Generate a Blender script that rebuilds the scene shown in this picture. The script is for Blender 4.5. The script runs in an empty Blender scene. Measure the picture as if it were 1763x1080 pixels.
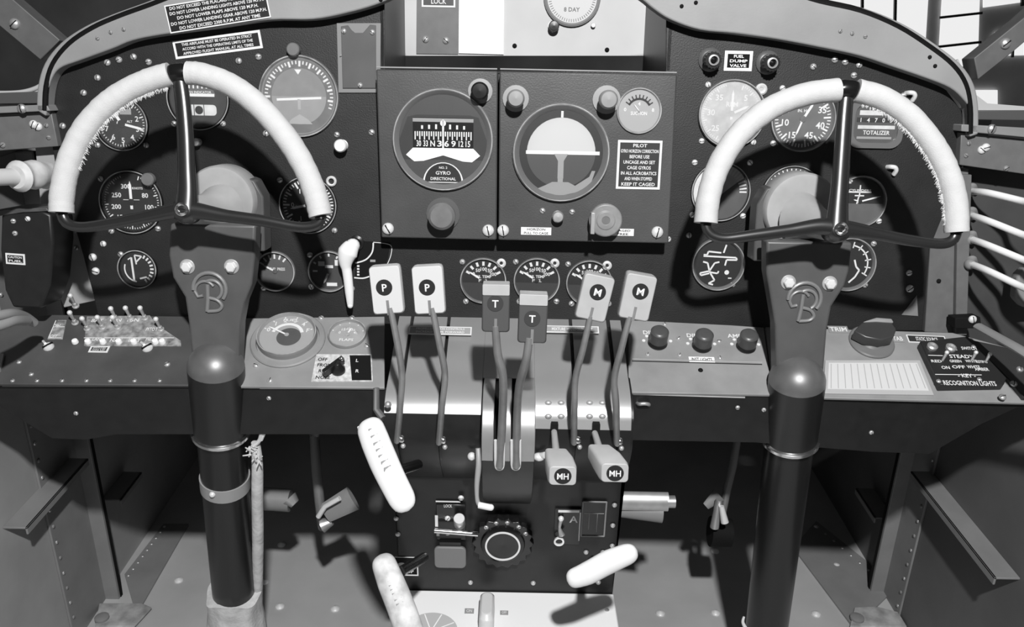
import bpy, math, random
from mathutils import Vector, Matrix
random.seed(7)
C = bpy.context.scene.collection
sc = bpy.context.scene
PI = math.pi
# ------------------------------------------------------------------ camera
FPX, CX, CY = 1450.0, 881.5, 540.0
PITCH, ROLL, CAMH = math.radians(22), math.radians(1.1), 1.05
fwd = Vector((0, math.cos(PITCH), -math.sin(PITCH)))
up0 = Vector((0, math.sin(PITCH), math.cos(PITCH)))
rt0 = Vector((1, 0, 0))
upv = up0 * math.cos(ROLL) - rt0 * math.sin(ROLL)
rtv = rt0 * math.cos(ROLL) + up0 * math.sin(ROLL)
CAM = Vector((0, 0, CAMH))
cam = bpy.data.objects.new('camera', bpy.data.cameras.new('camera'))
C.objects.link(cam)
m = Matrix.Identity(4)
for i in range(3):
    m[i][0] = rtv[i]; m[i][1] = upv[i]; m[i][2] = -fwd[i]; m[i][3] = CAM[i]
cam.matrix_world = m
cam.data.sensor_width = 36
cam.data.lens = 36 * FPX / 1763
cam.data.clip_start = 0.02
sc.camera = cam

def ray(px, py):
    return fwd + rtv * ((px - CX) / FPX) - upv * ((py - CY) / FPX)
def at(px, py, t):
    return CAM + ray(px, py) * t
def aty(px, py, Y):
    r = ray(px, py); return CAM + r * (Y / r.y)
def atx(px, py, X):
    r = ray(px, py); return CAM + r * (X / r.x)
def atz(px, py, Z):
    r = ray(px, py); return CAM + r * ((Z - CAMH) / r.z)

class Plane:
    def __init__(s, o, x, y):
        s.o = Vector(o); s.x = Vector(x).normalized(); s.n = s.x.cross(Vector(y)).normalized(); s.y = s.n.cross(s.x)
    def hit(s, px, py):
        r = ray(px, py); t = (s.o - CAM).dot(s.n) / r.dot(s.n); return CAM + r * t
    def depth(s, px, py):
        r = ray(px, py); return (s.o - CAM).dot(s.n) / r.dot(s.n)
    def off(s, d): return Plane(s.o + s.n * d, s.x, s.y)
    def tilt(s, px, py, ax=0, ay=0):        # a local plane turned about x / y through the hit point
        h = s.hit(px, py); R = Matrix.Rotation(ay, 3, s.y) @ Matrix.Rotation(ax, 3, s.x)
        return Plane(h, R @ s.x, R @ s.y)
    def mat(s, p):
        M = Matrix.Identity(4)
        for i in range(3):
            M[i][0] = s.x[i]; M[i][1] = s.y[i]; M[i][2] = s.n[i]; M[i][3] = p[i]
        return M
R8 = math.radians(8)
PANEL = Plane(at(881, 300, 1.05), (1, 0, 0), (0, math.sin(R8), math.cos(R8)))
RADIO = PANEL.off(.034)
RECESS = PANEL.off(-.2)
R20 = math.radians(20)
WHEEL = Plane(PANEL.off(.165).hit(881, 375), (1, 0, 0), (0, math.sin(R20), math.cos(R20)))
s23 = math.radians(23)
SHELF = Plane(PANEL.hit(881, 548), (1, 0, 0), (0, math.cos(s23), math.sin(s23)))
FY = .905
FASC = Plane((0, FY, .5), (1, 0, 0), (0, 0, 1))
PA, PB = Vector((0, .922, .448)), Vector((0, .928, .258))
PEDF = Plane(PA, (1, 0, 0), PA - PB)
XL, XR = -.72, .70
FLOOR = Plane((0, 0, 0), (1, 0, 0), (0, 1, 0))

# ------------------------------------------------------------------ materials
MATS = {}
def mat(name, v, rough=.5, metal=0.0, noise=0.0, scale=60, bump=0.0, bscale=None, spec=.5, coat=0.0):
    if name in MATS: return MATS[name]
    m = bpy.data.materials.new(name); m.use_nodes = True
    nt = m.node_tree; b = nt.nodes['Principled BSDF']
    b.inputs['Base Color'].default_value = (v, v, v, 1)
    b.inputs['Roughness'].default_value = rough
    b.inputs['Metallic'].default_value = metal
    b.inputs['Specular IOR Level'].default_value = spec
    b.inputs['Coat Weight'].default_value = coat
    tc = nt.nodes.new('ShaderNodeTexCoord')
    if noise:
        n = nt.nodes.new('ShaderNodeTexNoise'); n.inputs['Scale'].default_value = scale; n.inputs['Detail'].default_value = 6
        nt.links.new(tc.outputs['Object'], n.inputs['Vector'])
        r = nt.nodes.new('ShaderNodeMapRange')
        r.inputs['From Min'].default_value = .3; r.inputs['From Max'].default_value = .7
        r.inputs['To Min'].default_value = v * (1 - noise); r.inputs['To Max'].default_value = v * (1 + noise)
        nt.links.new(n.outputs['Fac'], r.inputs['Value']); nt.links.new(r.outputs['Result'], b.inputs['Base Color'])
    if bump:
        n2 = nt.nodes.new('ShaderNodeTexNoise'); n2.inputs['Scale'].default_value = bscale or 400; n2.inputs['Detail'].default_value = 3
        nt.links.new(tc.outputs['Object'], n2.inputs['Vector'])
        bp = nt.nodes.new('ShaderNodeBump'); bp.inputs['Strength'].default_value = bump; bp.inputs['Distance'].default_value = .002
        nt.links.new(n2.outputs['Fac'], bp.inputs['Height']); nt.links.new(bp.outputs['Normal'], b.inputs['Normal'])
    MATS[name] = m; return m
def emis(name, v, s):
    m = bpy.data.materials.new(name); m.use_nodes = True; nt = m.node_tree; b = nt.nodes['Principled BSDF']
    b.inputs['Base Color'].default_value = (v, v, v, 1)
    b.inputs['Emission Color'].default_value = (1, 1, 1, 1); b.inputs['Emission Strength'].default_value = s
    return m
def glass(name, haze):
    m = bpy.data.materials.new(name); m.use_nodes = True; nt = m.node_tree
    for n in list(nt.nodes):
        if n.type != 'OUTPUT_MATERIAL': nt.nodes.remove(n)
    out = [n for n in nt.nodes if n.type == 'OUTPUT_MATERIAL'][0]
    tr = nt.nodes.new('ShaderNodeBsdfTransparent'); gl = nt.nodes.new('ShaderNodeBsdfGlossy'); gl.inputs['Roughness'].default_value = .08
    df = nt.nodes.new('ShaderNodeBsdfDiffuse'); df.inputs['Color'].default_value = (.9, .9, .9, 1)
    fr = nt.nodes.new('ShaderNodeFresnel'); fr.inputs['IOR'].default_value = 1.45
    a = nt.nodes.new('ShaderNodeMixShader'); b = nt.nodes.new('ShaderNodeMixShader')
    tc = nt.nodes.new('ShaderNodeTexCoord'); n = nt.nodes.new('ShaderNodeTexNoise'); n.inputs['Scale'].default_value = 70; n.inputs['Detail'].default_value = 5
    r = nt.nodes.new('ShaderNodeMapRange'); r.inputs['To Min'].default_value = haze * .6; r.inputs['To Max'].default_value = haze * 1.4
    nt.links.new(tc.outputs['Object'], n.inputs['Vector']); nt.links.new(n.outputs['Fac'], r.inputs['Value'])
    nt.links.new(r.outputs['Result'], a.inputs['Fac']); nt.links.new(tr.outputs[0], a.inputs[1]); nt.links.new(df.outputs[0], a.inputs[2])
    nt.links.new(fr.outputs[0], b.inputs['Fac']); nt.links.new(a.outputs[0], b.inputs[1]); nt.links.new(gl.outputs[0], b.inputs[2])
    nt.links.new(b.outputs[0], out.inputs[0]); return m

PANELM = mat('panel_black', .014, .5, noise=.25, scale=25, bump=.15, bscale=600)
BLACK = mat('black_paint', .011, .42, noise=.2)
BLACKG = mat('black_gloss', .008, .22)
MATTE = mat('matte_black', .006, .8, spec=.2)
KNOB = mat('black_bakelite', .012, .3)
RADM = mat('radio_panel_paint', .062, .4, noise=.18, scale=14, bump=.1, bscale=500)
SHROUD = mat('grey_cowl_paint', .26, .55, noise=.12, scale=12, bump=.05)
RECM = mat('recess_plate_paint', .5, .5, noise=.1, scale=8)
SHELFM = mat('shelf_grey_paint', .26, .45, noise=.15, scale=18, bump=.05)
SHELFD = mat('shelf_shaded_grey', .065, .55, noise=.2, scale=18, bump=.05)  # darker copy of the shelf grey, shade put into the colour
HUMP = mat('quadrant_cover_paint', .42, .4, .5, noise=.08, scale=10, spec=.9)
DRUM = mat('drum_metal', .36, .4, .45, noise=.06, spec=.9)
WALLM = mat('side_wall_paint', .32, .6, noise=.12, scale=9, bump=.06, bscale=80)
FRAMEM = mat('frame_paint', .22, .5, noise=.12, scale=14)
FLOORM = mat('floor_paint', .42, .6, noise=.1, scale=8, bump=.05, bscale=120)
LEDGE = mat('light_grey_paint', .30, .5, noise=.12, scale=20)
WHITE = mat('white_paint', .8, .5)
WRAP = mat('white_cord_wrap', .54, .85, noise=.04, scale=90, bump=.18, bscale=700)
WORN = mat('worn_white_paint', .62, .55, noise=.28, scale=70)
MARK = mat('white_marking', .72, .6)
MARKG = mat('grey_marking', .3, .6)
DIAL = mat('dial_black', .012, .5)
DIALG = mat('dial_grey', .10, .5, noise=.1)
DIALL = mat('dial_pale', .6, .55, noise=.12, scale=100)
CHROME = mat('chrome', .75, .22, 1.0)
STEEL = mat('steel', .55, .38, .5)
ALU = mat('aluminium', .55, .4, .7, noise=.1)
GREYK = mat('grey_knob', .16, .45, noise=.15)
PALEK = mat('pale_grey_plastic', .42, .45, noise=.05)
THROT = mat('dark_grey_plastic', .075, .45)
LEVER = mat('lever_metal', .24, .4, .2, noise=.15)
BOLTM = mat('bright_bolt', .85, .35, .3)
CANVAS = mat('canvas', .55, .9, noise=.25, scale=40, bump=.5, bscale=150)
CASTM = mat('cast_grey_paint', .085, .42, noise=.12, scale=30)
HOUSE = mat('housing_grey_paint', .34, .5, noise=.15, scale=25)
PAPER = mat('paper', .9, .7)
GL0, GL1, GL2, GL3 = glass('glass_clear', .012), glass('glass_faint_reflection', .05), glass('glass_pale_reflection', .16), glass('glass_bright_reflection', .5)  # diffuse haze paints pale reflections into the cover glass

# ------------------------------------------------------------------ mesh builder
FONT = {}
def font_mesh(s):
    if s not in FONT:
        cu = bpy.data.curves.new('t', 'FONT'); cu.body = s; cu.align_x = 'CENTER'; cu.resolution_u = 2; cu.offset = .018
        o = bpy.data.objects.new('t', cu); C.objects.link(o)
        bpy.context.view_layer.update()
        me = o.to_mesh()
        FONT[s] = ([tuple(v.co) for v in me.vertices], [tuple(p.vertices) for p in me.polygons])
        o.to_mesh_clear(); bpy.data.objects.remove(o); bpy.data.curves.remove(cu)
    return FONT[s]
def pol(r, a):            # clockwise from the top, degrees
    a = math.radians(a); return (r * math.sin(a), r * math.cos(a))
def spl(pts, sub=6):
    P = [Vector(p) for p in pts]; out = []
    for i in range(len(P) - 1):
        p0 = P[max(i - 1, 0)]; p1 = P[i]; p2 = P[i + 1]; p3 = P[min(i + 2, len(P) - 1)]
        for j in range(sub):
            t = j / sub
            out.append(.5 * ((2 * p1) + (p2 - p0) * t + (2 * p0 - 5 * p1 + 4 * p2 - p3) * t * t + (3 * p1 - p0 - 3 * p2 + p3) * t ** 3))
    out.append(P[-1]); return out
def lerp_list(vals, n):
    out = []
    for i in range(n):
        f = i / (n - 1) * (len(vals) - 1); a = min(int(f), len(vals) - 2); out.append(vals[a] + (vals[a + 1] - vals[a]) * (f - a))
    return out
class MB:
    def __init__(s, k=1.0, M=None):
        s.k = k; s.M = M or Matrix.Identity(4); s.V = []; s.F = []; s.I = []; s.mats = []
    def add(s, vs, fs, m, T=None):
        if m not in s.mats: s.mats.append(m)
        i = s.mats.index(m); b = len(s.V)
        for v in vs:
            v = Vector(v)
            if T is not None: v = T @ v
            s.V.append((s.M @ v) * s.k)
        for f in fs: s.F.append([b + q for q in f]); s.I.append(i)
    def lathe(s, prof, m, c=(0, 0, 0), n=32, T=None, sx=1, sy=1):
        vs, fs = [], []
        if len(c) == 2: c = (c[0], c[1], 0)
        for r, z in prof:
            for i in range(n):
                a = 2 * PI * i / n; vs.append((c[0] + r * math.cos(a) * sx, c[1] + r * math.sin(a) * sy, c[2] + z))
        for j in range(len(prof) - 1):
            for i in range(n):
                i2 = (i + 1) % n; fs.append((j * n + i, j * n + i2, (j + 1) * n + i2, (j + 1) * n + i))
        if prof[0][0] > 1e-6: fs.append(tuple(range(n - 1, -1, -1)))
        if prof[-1][0] > 1e-6: fs.append(tuple((len(prof) - 1) * n + i for i in range(n)))
        s.add(vs, fs, m, T)
    def ring(s, r0, r1, z0, z1, m, c=(0, 0), n=40):
        s.lathe_open([(r0, z0), (r0, z1), (r1, z1), (r1, z0)], m, c, n)
    def lathe_open(s, prof, m, c=(0, 0), n=40, T=None, close=True):
        vs, fs = [], []; L = len(prof)
        for r, z in prof:
            for i in range(n):
                a = 2 * PI * i / n; vs.append((c[0] + r * math.cos(a), c[1] + r * math.sin(a), z))
        for j in range(L if close else L - 1):
            j2 = (j + 1) % L
            for i in range(n):
                i2 = (i + 1) % n; fs.append((j * n + i, j2 * n + i, j2 * n + i2, j * n + i2))
        s.add(vs, fs, m, T)
    def prism(s, poly, z0, z1, m, T=None):
        a = sum(poly[i][0] * poly[(i + 1) % len(poly)][1] - poly[(i + 1) % len(poly)][0] * poly[i][1] for i in range(len(poly)))
        if a < 0: poly = poly[::-1]
        n = len(poly)
        vs = [(p[0], p[1], z0) for p in poly] + [(p[0], p[1], z1) for p in poly]
        fs = [tuple(range(n - 1, -1, -1)), tuple(range(n, 2 * n))] + [(i, (i + 1) % n, n + (i + 1) % n, n + i) for i in range(n)]
        s.add(vs, fs, m, T)
    def flat(s, poly, z, m, T=None):
        a = sum(poly[i][0] * poly[(i + 1) % len(poly)][1] - poly[(i + 1) % len(poly)][0] * poly[i][1] for i in range(len(poly)))
        if a < 0: poly = poly[::-1]
        s.add([(p[0], p[1], z) for p in poly], [tuple(range(len(poly)))], m, T)
    def rect(s, x, y, w, h, z, m, T=None): s.flat([(x - w / 2, y - h / 2), (x + w / 2, y - h / 2), (x + w / 2, y + h / 2), (x - w / 2, y + h / 2)], z, m, T)
    def box(s, x0, x1, y0, y1, z0, z1, m, T=None): s.prism([(x0, y0), (x1, y0), (x1, y1), (x0, y1)], z0, z1, m, T)
    def disc(s, r, z, m, c=(0, 0), n=40): s.flat([(c[0] + r * math.cos(2 * PI * i / n), c[1] + r * math.sin(2 * PI * i / n)) for i in range(n)], z, m)
    def band(s, r0, r1, a0, a1, z, m, c=(0, 0), n=24):
        vs = []
        for i in range(n + 1):
            a = a0 + (a1 - a0) * i / n
            p, q = pol(r0, a), pol(r1, a); vs += [(c[0] + p[0], c[1] + p[1], z), (c[0] + q[0], c[1] + q[1], z)]
        s.add(vs, [(2 * i, 2 * i + 2, 2 * i + 3, 2 * i + 1) for i in range(n)], m)
    def line(s, p, q, w, z, m):
        p = Vector(p); q = Vector(q); d = (q - p).normalized(); o = Vector((-d.y, d.x)) * w / 2
        s.flat([tuple(p + o), tuple(p - o), tuple(q - o), tuple(q + o)], z, m)
    def ticks(s, n, a0, a1, r0, r1, w, z, m, every=0, r2=None):
        for i in range(n):
            a = a0 + (a1 - a0) * i / max(n - 1, 1)
            big = every and i % every == 0
            s.line(pol(r2 if big else r0, a), pol(r1, a), w * (1.6 if big else 1), z, m)
    def text(s, t, x, y, h, z, m, rot=0, w=None):
        vs, fs = font_mesh(t)
        if not vs: return
        k = h / .72; kx = k
        if w:
            xs = [v[0] for v in vs]; kx = w / max(max(xs) - min(xs), .01)
        c, q = math.cos(rot), math.sin(rot); o = []
        for v in vs:
            X, Y = v[0] * kx, v[1] * k - h / 2
            o.append((x + X * c - Y * q, y + X * q + Y * c, z))
        s.add(o, fs, m)
    def nums(s, L, a0, a1, r, h, z, m):
        for i, t in enumerate(L):
            p = pol(r, a0 + (a1 - a0) * i / max(len(L) - 1, 1)); s.text(t, p[0], p[1], h, z, m)
    def sph(s, c, r, m, n=14, sq=(1, 1, 1)):
        prof = [(max(r * math.sin(PI * i / 10), 0), -r * math.cos(PI * i / 10)) for i in range(11)]
        vs, fs = [], []
        T = Matrix.Translation(c) @ Matrix.Diagonal((sq[0], sq[1], sq[2], 1))
        s.lathe(prof, m, n=n, T=T)
    def tube(s, pts, r, m, n=12, cap=True, flat=1.0, ref=None):
        P = [Vector(p) for p in pts]; N = len(P)
        R = lerp_list(list(r), N) if hasattr(r, '__len__') else [r] * N
        vs, fs = [], []; nv = None
        for i in range(N):
            d = (P[min(i + 1, N - 1)] - P[max(i - 1, 0)]).normalized()
            if nv is None:
                nv = Vector(ref) if ref else (Vector((0, 0, 1)) if abs(d.z) < .9 else Vector((1, 0, 0)))
            nv = (nv - d * nv.dot(d)).normalized(); bv = d.cross(nv)
            for j in range(n):
                a = 2 * PI * j / n; vs.append(P[i] + nv * math.cos(a) * R[i] * flat + bv * math.sin(a) * R[i])
        for i in range(N - 1):
            for j in range(n):
                j2 = (j + 1) % n; fs.append((i * n + j, i * n + j2, (i + 1) * n + j2, (i + 1) * n + j))
        if cap: fs += [tuple(range(n - 1, -1, -1)), tuple((N - 1) * n + j for j in range(n))]
        s.add(vs, fs, m)
    def loft_tube(s, P, R, m, n=36):
        d = (P[-1] - P[0]).normalized(); u = d.orthogonal().normalized(); v = d.cross(u)
        s.loft([[p + (u * math.cos(2 * PI * j / n) + v * math.sin(2 * PI * j / n)) * r for j in range(n)] for p, r in zip(P, R)], m)
    def loft(s, rings, m, cap=True):
        n = len(rings[0]); vs = [v for r in rings for v in r]; fs = []
        for i in range(len(rings) - 1):
            for j in range(n):
                j2 = (j + 1) % n; fs.append((i * n + j, i * n + j2, (i + 1) * n + j2, (i + 1) * n + j))
        if cap: fs += [tuple(range(n - 1, -1, -1)), tuple((len(rings) - 1) * n + j for j in range(n))]
        s.add(vs, fs, m)
    def build(s, name, parent=None, bevel=0, label=None, seg=2, fixn=False):
        me = bpy.data.meshes.new(name); me.from_pydata([tuple(v) for v in s.V], [], s.F)
        for q in s.mats: me.materials.append(q)
        for p, i in zip(me.polygons, s.I): p.material_index = i; p.use_smooth = True
        me.update(); me.set_sharp_from_angle(angle=math.radians(38))
        o = bpy.data.objects.new(name, me); C.objects.link(o)
        if parent is not None: o.parent = parent.o if isinstance(parent, Thing) else parent
        if bevel:
            b = o.modifiers.new('bevel', 'BEVEL'); b.width = bevel; b.segments = seg; b.limit_method = 'ANGLE'; b.angle_limit = math.radians(40)
        if label: o['label'] = label
        return o
def tag(o, label, cat, group=None, kind=None):
    if label: o['label'] = label
    if cat: o['category'] = cat
    if group: o['group'] = group
    if kind: o['kind'] = kind
    return o
class Thing:
    def __init__(s, name, label, cat, plane=None, px=0, py=0, pos=None, group=None, kind=None):
        s.o = bpy.data.objects.new(name, None); C.objects.link(s.o); s.o.empty_display_size = .02
        if plane is not None:
            s.p = plane; h = plane.hit(px, py) if pos is None else Vector(pos); s.Mw = plane.mat(h); s.k = plane.depth(px, py) / FPX
        else:
            s.p = None; s.Mw = Matrix.Translation(pos); s.k = 1.0
        s.o.matrix_world = s.Mw; s.inv = s.Mw.inverted(); tag(s.o, label, cat, group, kind)
    def under(s, P):
        s.o.parent = P.o; s.o.matrix_parent_inverse = Matrix.Identity(4); s.o.matrix_basis = P.inv @ s.Mw
        for k_ in ('category', 'label', 'group'):
            if k_ in s.o: del s.o[k_]
    def l(s, px, py):
        v = s.inv @ s.p.hit(px, py); return (v.x / s.k, v.y / s.k)
    def poly(s, L): return [s.l(*q) for q in L]
    def mb(s): return MB(s.k)
    def w(s): return MB(1.0, s.inv)          # world-space builder, in metres
DOME = {}
def dome_mesh(m, slot=True):
    key = (m.name, slot)
    if key not in DOME:
        b = MB(); b.lathe([(1, 0), (1, .25), (.85, .5), (.5, .7), (0, .78)], m, n=14)
        if slot: b.box(-.8, .8, -.09, .09, .5, .8, MATTE)
        o = b.build('d'); DOME[key] = o.data; bpy.data.objects.remove(o)
    return DOME[key]
def screw(T, px, py, r, m=None, z=0, name='screw', parent=None, hit=None):
    o = bpy.data.objects.new(name, dome_mesh(m or STEEL)); C.objects.link(o)
    par = parent or T.o; o.parent = par
    x, y = T.l(px, py)
    o.matrix_local = Matrix.Translation((x * T.k, y * T.k, z * T.k)) @ Matrix.Rotation(random.random() * 3, 4, 'Z') @ Matrix.Diagonal((r * T.k, r * T.k, r * T.k, 1))
    return o
def rrect(x0, x1, y0, y1, r, n=4):
    P = []
    for cx, cy, a in ((x1 - r, y1 - r, 0), (x0 + r, y1 - r, 90), (x0 + r, y0 + r, 180), (x1 - r, y0 + r, 270)):
        for i in range(n + 1):
            t = math.radians(a + 90 * i / n); P.append((cx + r * math.cos(t), cy + r * math.sin(t)))
    return P

# ------------------------------------------------------------------ the setting
def board(name, plane, pts, z0, z1, m, parent=None, bevel=.0, label=None, cat=None, kind=None, group=None, thing=True):
    cx = sum(p[0] for p in pts) / len(pts); cy = sum(p[1] for p in pts) / len(pts)
    T = Thing(name, label, cat, plane, cx, cy, group=group, kind=kind)
    b = T.mb(); b.prism(T.poly(pts), z0 / T.k, z1 / T.k, m)
    return T, b
def struct(name, b, parent=None):
    o = b.build(name, parent); o['kind'] = 'structure'; return o
b = MB(); b.box(-1.3, 1.3, -.2, 1.95, -.03, 0, FLOORM); flo = struct('floor', b)
b = MB(); b.box(-1.0, 1.0, 1.80, 1.84, 0, .80, BLACK); struct('wall_front', b)
b = MB()                                    # left and right skins with a turn at the floor
def side(x, sgn):
    b = MB(); P = [(-.2, 0), (1.8, 0), (1.8, .82), (-.2, .82)]
    T = Matrix(((0, 0, 1, 0), (1, 0, 0, 0), (0, 1, 0, 0), (0, 0, 0, 1)))
    b.prism(P, x, x + sgn * .03, WALLM if sgn < 0 else mat('right_wall_dark', .12, .6, noise=.15, scale=9, bump=.06, bscale=80), T); return b  # right skin uses a darker grey than the left
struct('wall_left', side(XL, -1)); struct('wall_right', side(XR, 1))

# aircraft side frames (hoops), stringers, floor angles
def seg_frame(name, label, x, sgn, y0, y1, flange):
    T = Thing(name, label, 'fuselage frame', pos=(x, (y0 + y1) / 2, 0), group=None)
    b = T.w()
    d = .028
    b.box(x if sgn > 0 else x - .004, x + .004 if sgn > 0 else x, y0, y1, 0, .8, FRAMEM)
    if sgn > 0: b.box(x, x + d, y1 - .006, y1, 0, .8, FRAMEM)
    else: b.box(x - d, x, y1 - .006, y1, 0, .8, FRAMEM)
    b.build('web', T, bevel=.0008)
    g = T.w(); x0, x1 = sorted((x + sgn * .001, x + sgn * (d + .001))); g.box(x0, x1, y1, y1 + .007, 0, .8, MATTE); g.build('gap_shade_strip', T)  # matte black strip paints the shaded gap beside the flange
    r = T.w()
    for i in range(26):
        z = .02 + i * .03
        r.sph((x + sgn * .005, y0 + .008, z), .0032, FRAMEM if i % 2 else ALU, n=8, sq=(.6, 1, 1))
    q = r.build('rivet_row', T); q['kind'] = 'stuff'
    return T
seg_frame('fuselage_former', 'grey riveted upright frame on the left side wall, left of the pilot control column', XL, 1, 1.09, 1.205, .03)
seg_frame('fuselage_former', 'grey riveted upright frame on the right side wall, below the clear hoses', XR, -1, 1.19, 1.26, .03)
def stringer(label, p, q, sgn, X):
    a, c = atx(p[0], p[1], X), atx(q[0], q[1], X)
    z = (a.z + c.z) / 2; y0, y1 = sorted((a.y, c.y))
    T = Thing('stringer', label, 'stringer', pos=(X, (y0 + y1) / 2, z))
    b = T.w(); x0, x1 = (X, X + .035) if sgn > 0 else (X - .035, X)
    b.box(x0, x1, y0, y1, z - .003, z, FRAMEM); xx = x1 if sgn > 0 else x0
    b.box(min(xx, xx - sgn * .003), max(xx, xx - sgn * .003), y0, y1, z - .012, z, FRAMEM)
    b.build('channel', T, bevel=.0006)
stringer('long light-edged stringer on the left wall, reaching the left edge of the photo', (0, 892), (118, 803), 1, XL)
stringer('short stringer on the left wall just ahead of the riveted frame', (172, 850), (214, 822), 1, XL)
stringer('long stringer on the right wall running down to the right edge of the photo', (1600, 830), (1763, 975), -1, XR)
stringer('short stringer on the right wall left of the riveted frame', (1503, 848), (1541, 885), -1, XR)
def floor_angle(label, P, inner):
    T = Thing('floor_angle', label, 'floor angle', pos=atz(P[0][0], P[0][1], 0))
    b = T.w(); pts = [atz(x, y, 0) for x, y in P]
    xs = [p.x for p in pts]; ys = [p.y for p in pts]
    b.prism([(p.x, p.y) for p in pts], 0, .004, LEDGE if False else FRAMEM)
    b.build('strip', T)
    r = T.w(); 
    for i in range(9):
        f = (i + .5) / 9; p = pts[0].lerp(pts[1], f); q = pts[3].lerp(pts[2], f); c = p.lerp(q, .12)
        r.sph((c.x, c.y, .004), .0035, ALU, n=8, sq=(1, 1, .6))
    o = r.build('rivet_row', T); o['kind'] = 'stuff'
    return T
floor_angle('grey riveted floor angle along the left wall behind the worn patch', [(215, 992), (282, 905), (325, 905), (235, 1062)], 0)
floor_angle('grey riveted floor angle along the right wall beside the right column', [(1545, 1012), (1405, 900), (1365, 945), (1470, 1085)], 0)
# scraped pale patches where the frames meet the floor
for lab, P in (('pale scuffed gusset on the floor at the foot of the left frame', [(165, 1085), (172, 1045), (245, 1045), (262, 1052), (232, 1085)]),
               ('pale scuffed gusset on the floor at the foot of the right frame', [(1462, 1085), (1470, 1052), (1505, 1050), (1545, 1060), (1560, 1085)])):
    T = Thing('gusset_plate', lab, 'gusset', pos=atz(P[0][0], P[0][1], 0))
    b = T.w(); b.prism([tuple(atz(x, y, 0).xy) for x, y in P], .004, .008, mat('scuffed_paint', .34, .6, noise=.4, scale=40)); b.build('plate', T, bevel=.001)
    r = T.w()
    c = atz(P[0][0] + 12, 1072, 0); r.lathe([(.012, .008), (.012, .012), (.008, .014), (0, .014)], FRAMEM, c=(c.x, c.y, 0), n=16); r.build('bolt_head', T)
# floor fasteners
fl_pts = [(485, 939), (455, 1003), (482, 1045), (577, 1049), (1137, 1057), (1232, 1056), (1231, 950), (1405, 910), (1440, 975), (1405, 1058), (308, 1000)]
for i, (x, y) in enumerate(fl_pts):
    p = atz(x, y, 0); b = MB(); b.lathe([(.008, 0), (.008, .002), (.004, .005), (0, .006)], BOLTM, n=14)
    o = b.build('floor_screw'); o.location = p
    tag(o, 'small bright screw head set in the grey cockpit floor', 'screw', 'screws in the cockpit floor')

# ------------------------------------------------------------------ hangar outside
HY = 11.0
b = MB(); b.box(-16, 16, HY, HY + .2, -6, 9, mat('hangar_wall', .5, .9, noise=.4, scale=.8)); struct('wall_hangar', b)
WIN = emis('window_daylight', .3, .84)
HP = Plane((0, HY - .02, 0), (1, 0, 0), (0, 0, 1))
def hwin(i, polys, bars, lab):
    T = Thing('window_%d' % i, None, None, HP, polys[0][0][0], polys[0][0][1], kind='structure')
    b = T.mb()
    for P in polys: b.prism(T.poly(P), 0, 3, WIN)
    b.build('pane', T)
    c = T.mb()
    for (x0, y0, x1, y1, w) in bars:
        p, q = T.l(x0, y0), T.l(x1, y1); v = Vector(p); u = Vector(q); d = (u - v).normalized(); o = Vector((-d.y, d.x)) * w / 2
        c.prism([tuple(v + o), tuple(v - o), tuple(u - o), tuple(u + o)], 3, 8, BLACK)
    c.build('muntin', T)
hwin(1, [[(1400, 4), (1480, -8), (1480, 110), (1395, 110)], [(1480, -150), (1606, -150), (1590, 110), (1480, 110)]], [(1483, -150, 1482, 110, 4), (1542, -150, 1537, 110, 4)], '')
hwin(2, [[(1630, -150), (1690, -150), (1682, 112), (1614, 118)]], [(1616, 30, 1688, 22, 4), (1614, 80, 1686, 72, 4)], '')
hwin(3, [[(1693, -150), (1920, -150), (1920, -20), (1757, 4), (1692, 13)]], [(1758, -150, 1757, 10, 4), (1840, -150, 1840, 0, 4)], '')
hwin(4, [[(1712, 56), (1920, 46), (1920, 92), (1712, 96)]], [(1742, 54, 1740, 98, 3), (1840, 50, 1840, 96, 3)], '')
hwin(5, [[(1662, 155), (1716, 155), (1716, 192), (1662, 192)]], [], '')

# ------------------------------------------------------------------ main instrument panel
T, b = board('dashboard', PANEL, [(100, 118), (160, 75), (290, 30), (450, -10), (540, -20), (662, -20), (662, 122), (1147, 122), (1147, -20), (1300, 10), (1480, 60), (1600, 115),
     (1655, 190), (1668, 250), (1640, 330), (1600, 430), (1588, 570), (1100, 565), (660, 558), (172, 560), (160, 505), (143, 440), (130, 395), (104, 340), (84, 215), (86, 150)], -.004, 0, PANELM,
     label='wide black instrument panel filling the cockpit behind both control wheels', cat='instrument panel')
b.build('panel_sheet', T, bevel=.0008); PT = T
for x, y in [(185, 108), (205, 103), (230, 98), (256, 107), (168, 134), (144, 160), (590, 105 - 8), (411, 105), (445, 98), (458, 230), (1437, 103), (1455, 107), (1479, 112),
             (1400, 115), (1565, 470), (1566, 497), (160, 443), (165, 467), (178, 420), (108, 217), (1555, 165), (1470, 130), (640, 228), (1150, 412)]:
    screw(PT, x, y, 5.4 if (x, y) not in ((160, 443), (165, 467), (1566, 470), (1566, 497)) else 7, STEEL if y < 300 else BOLTM, name='panel_screw')
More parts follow.
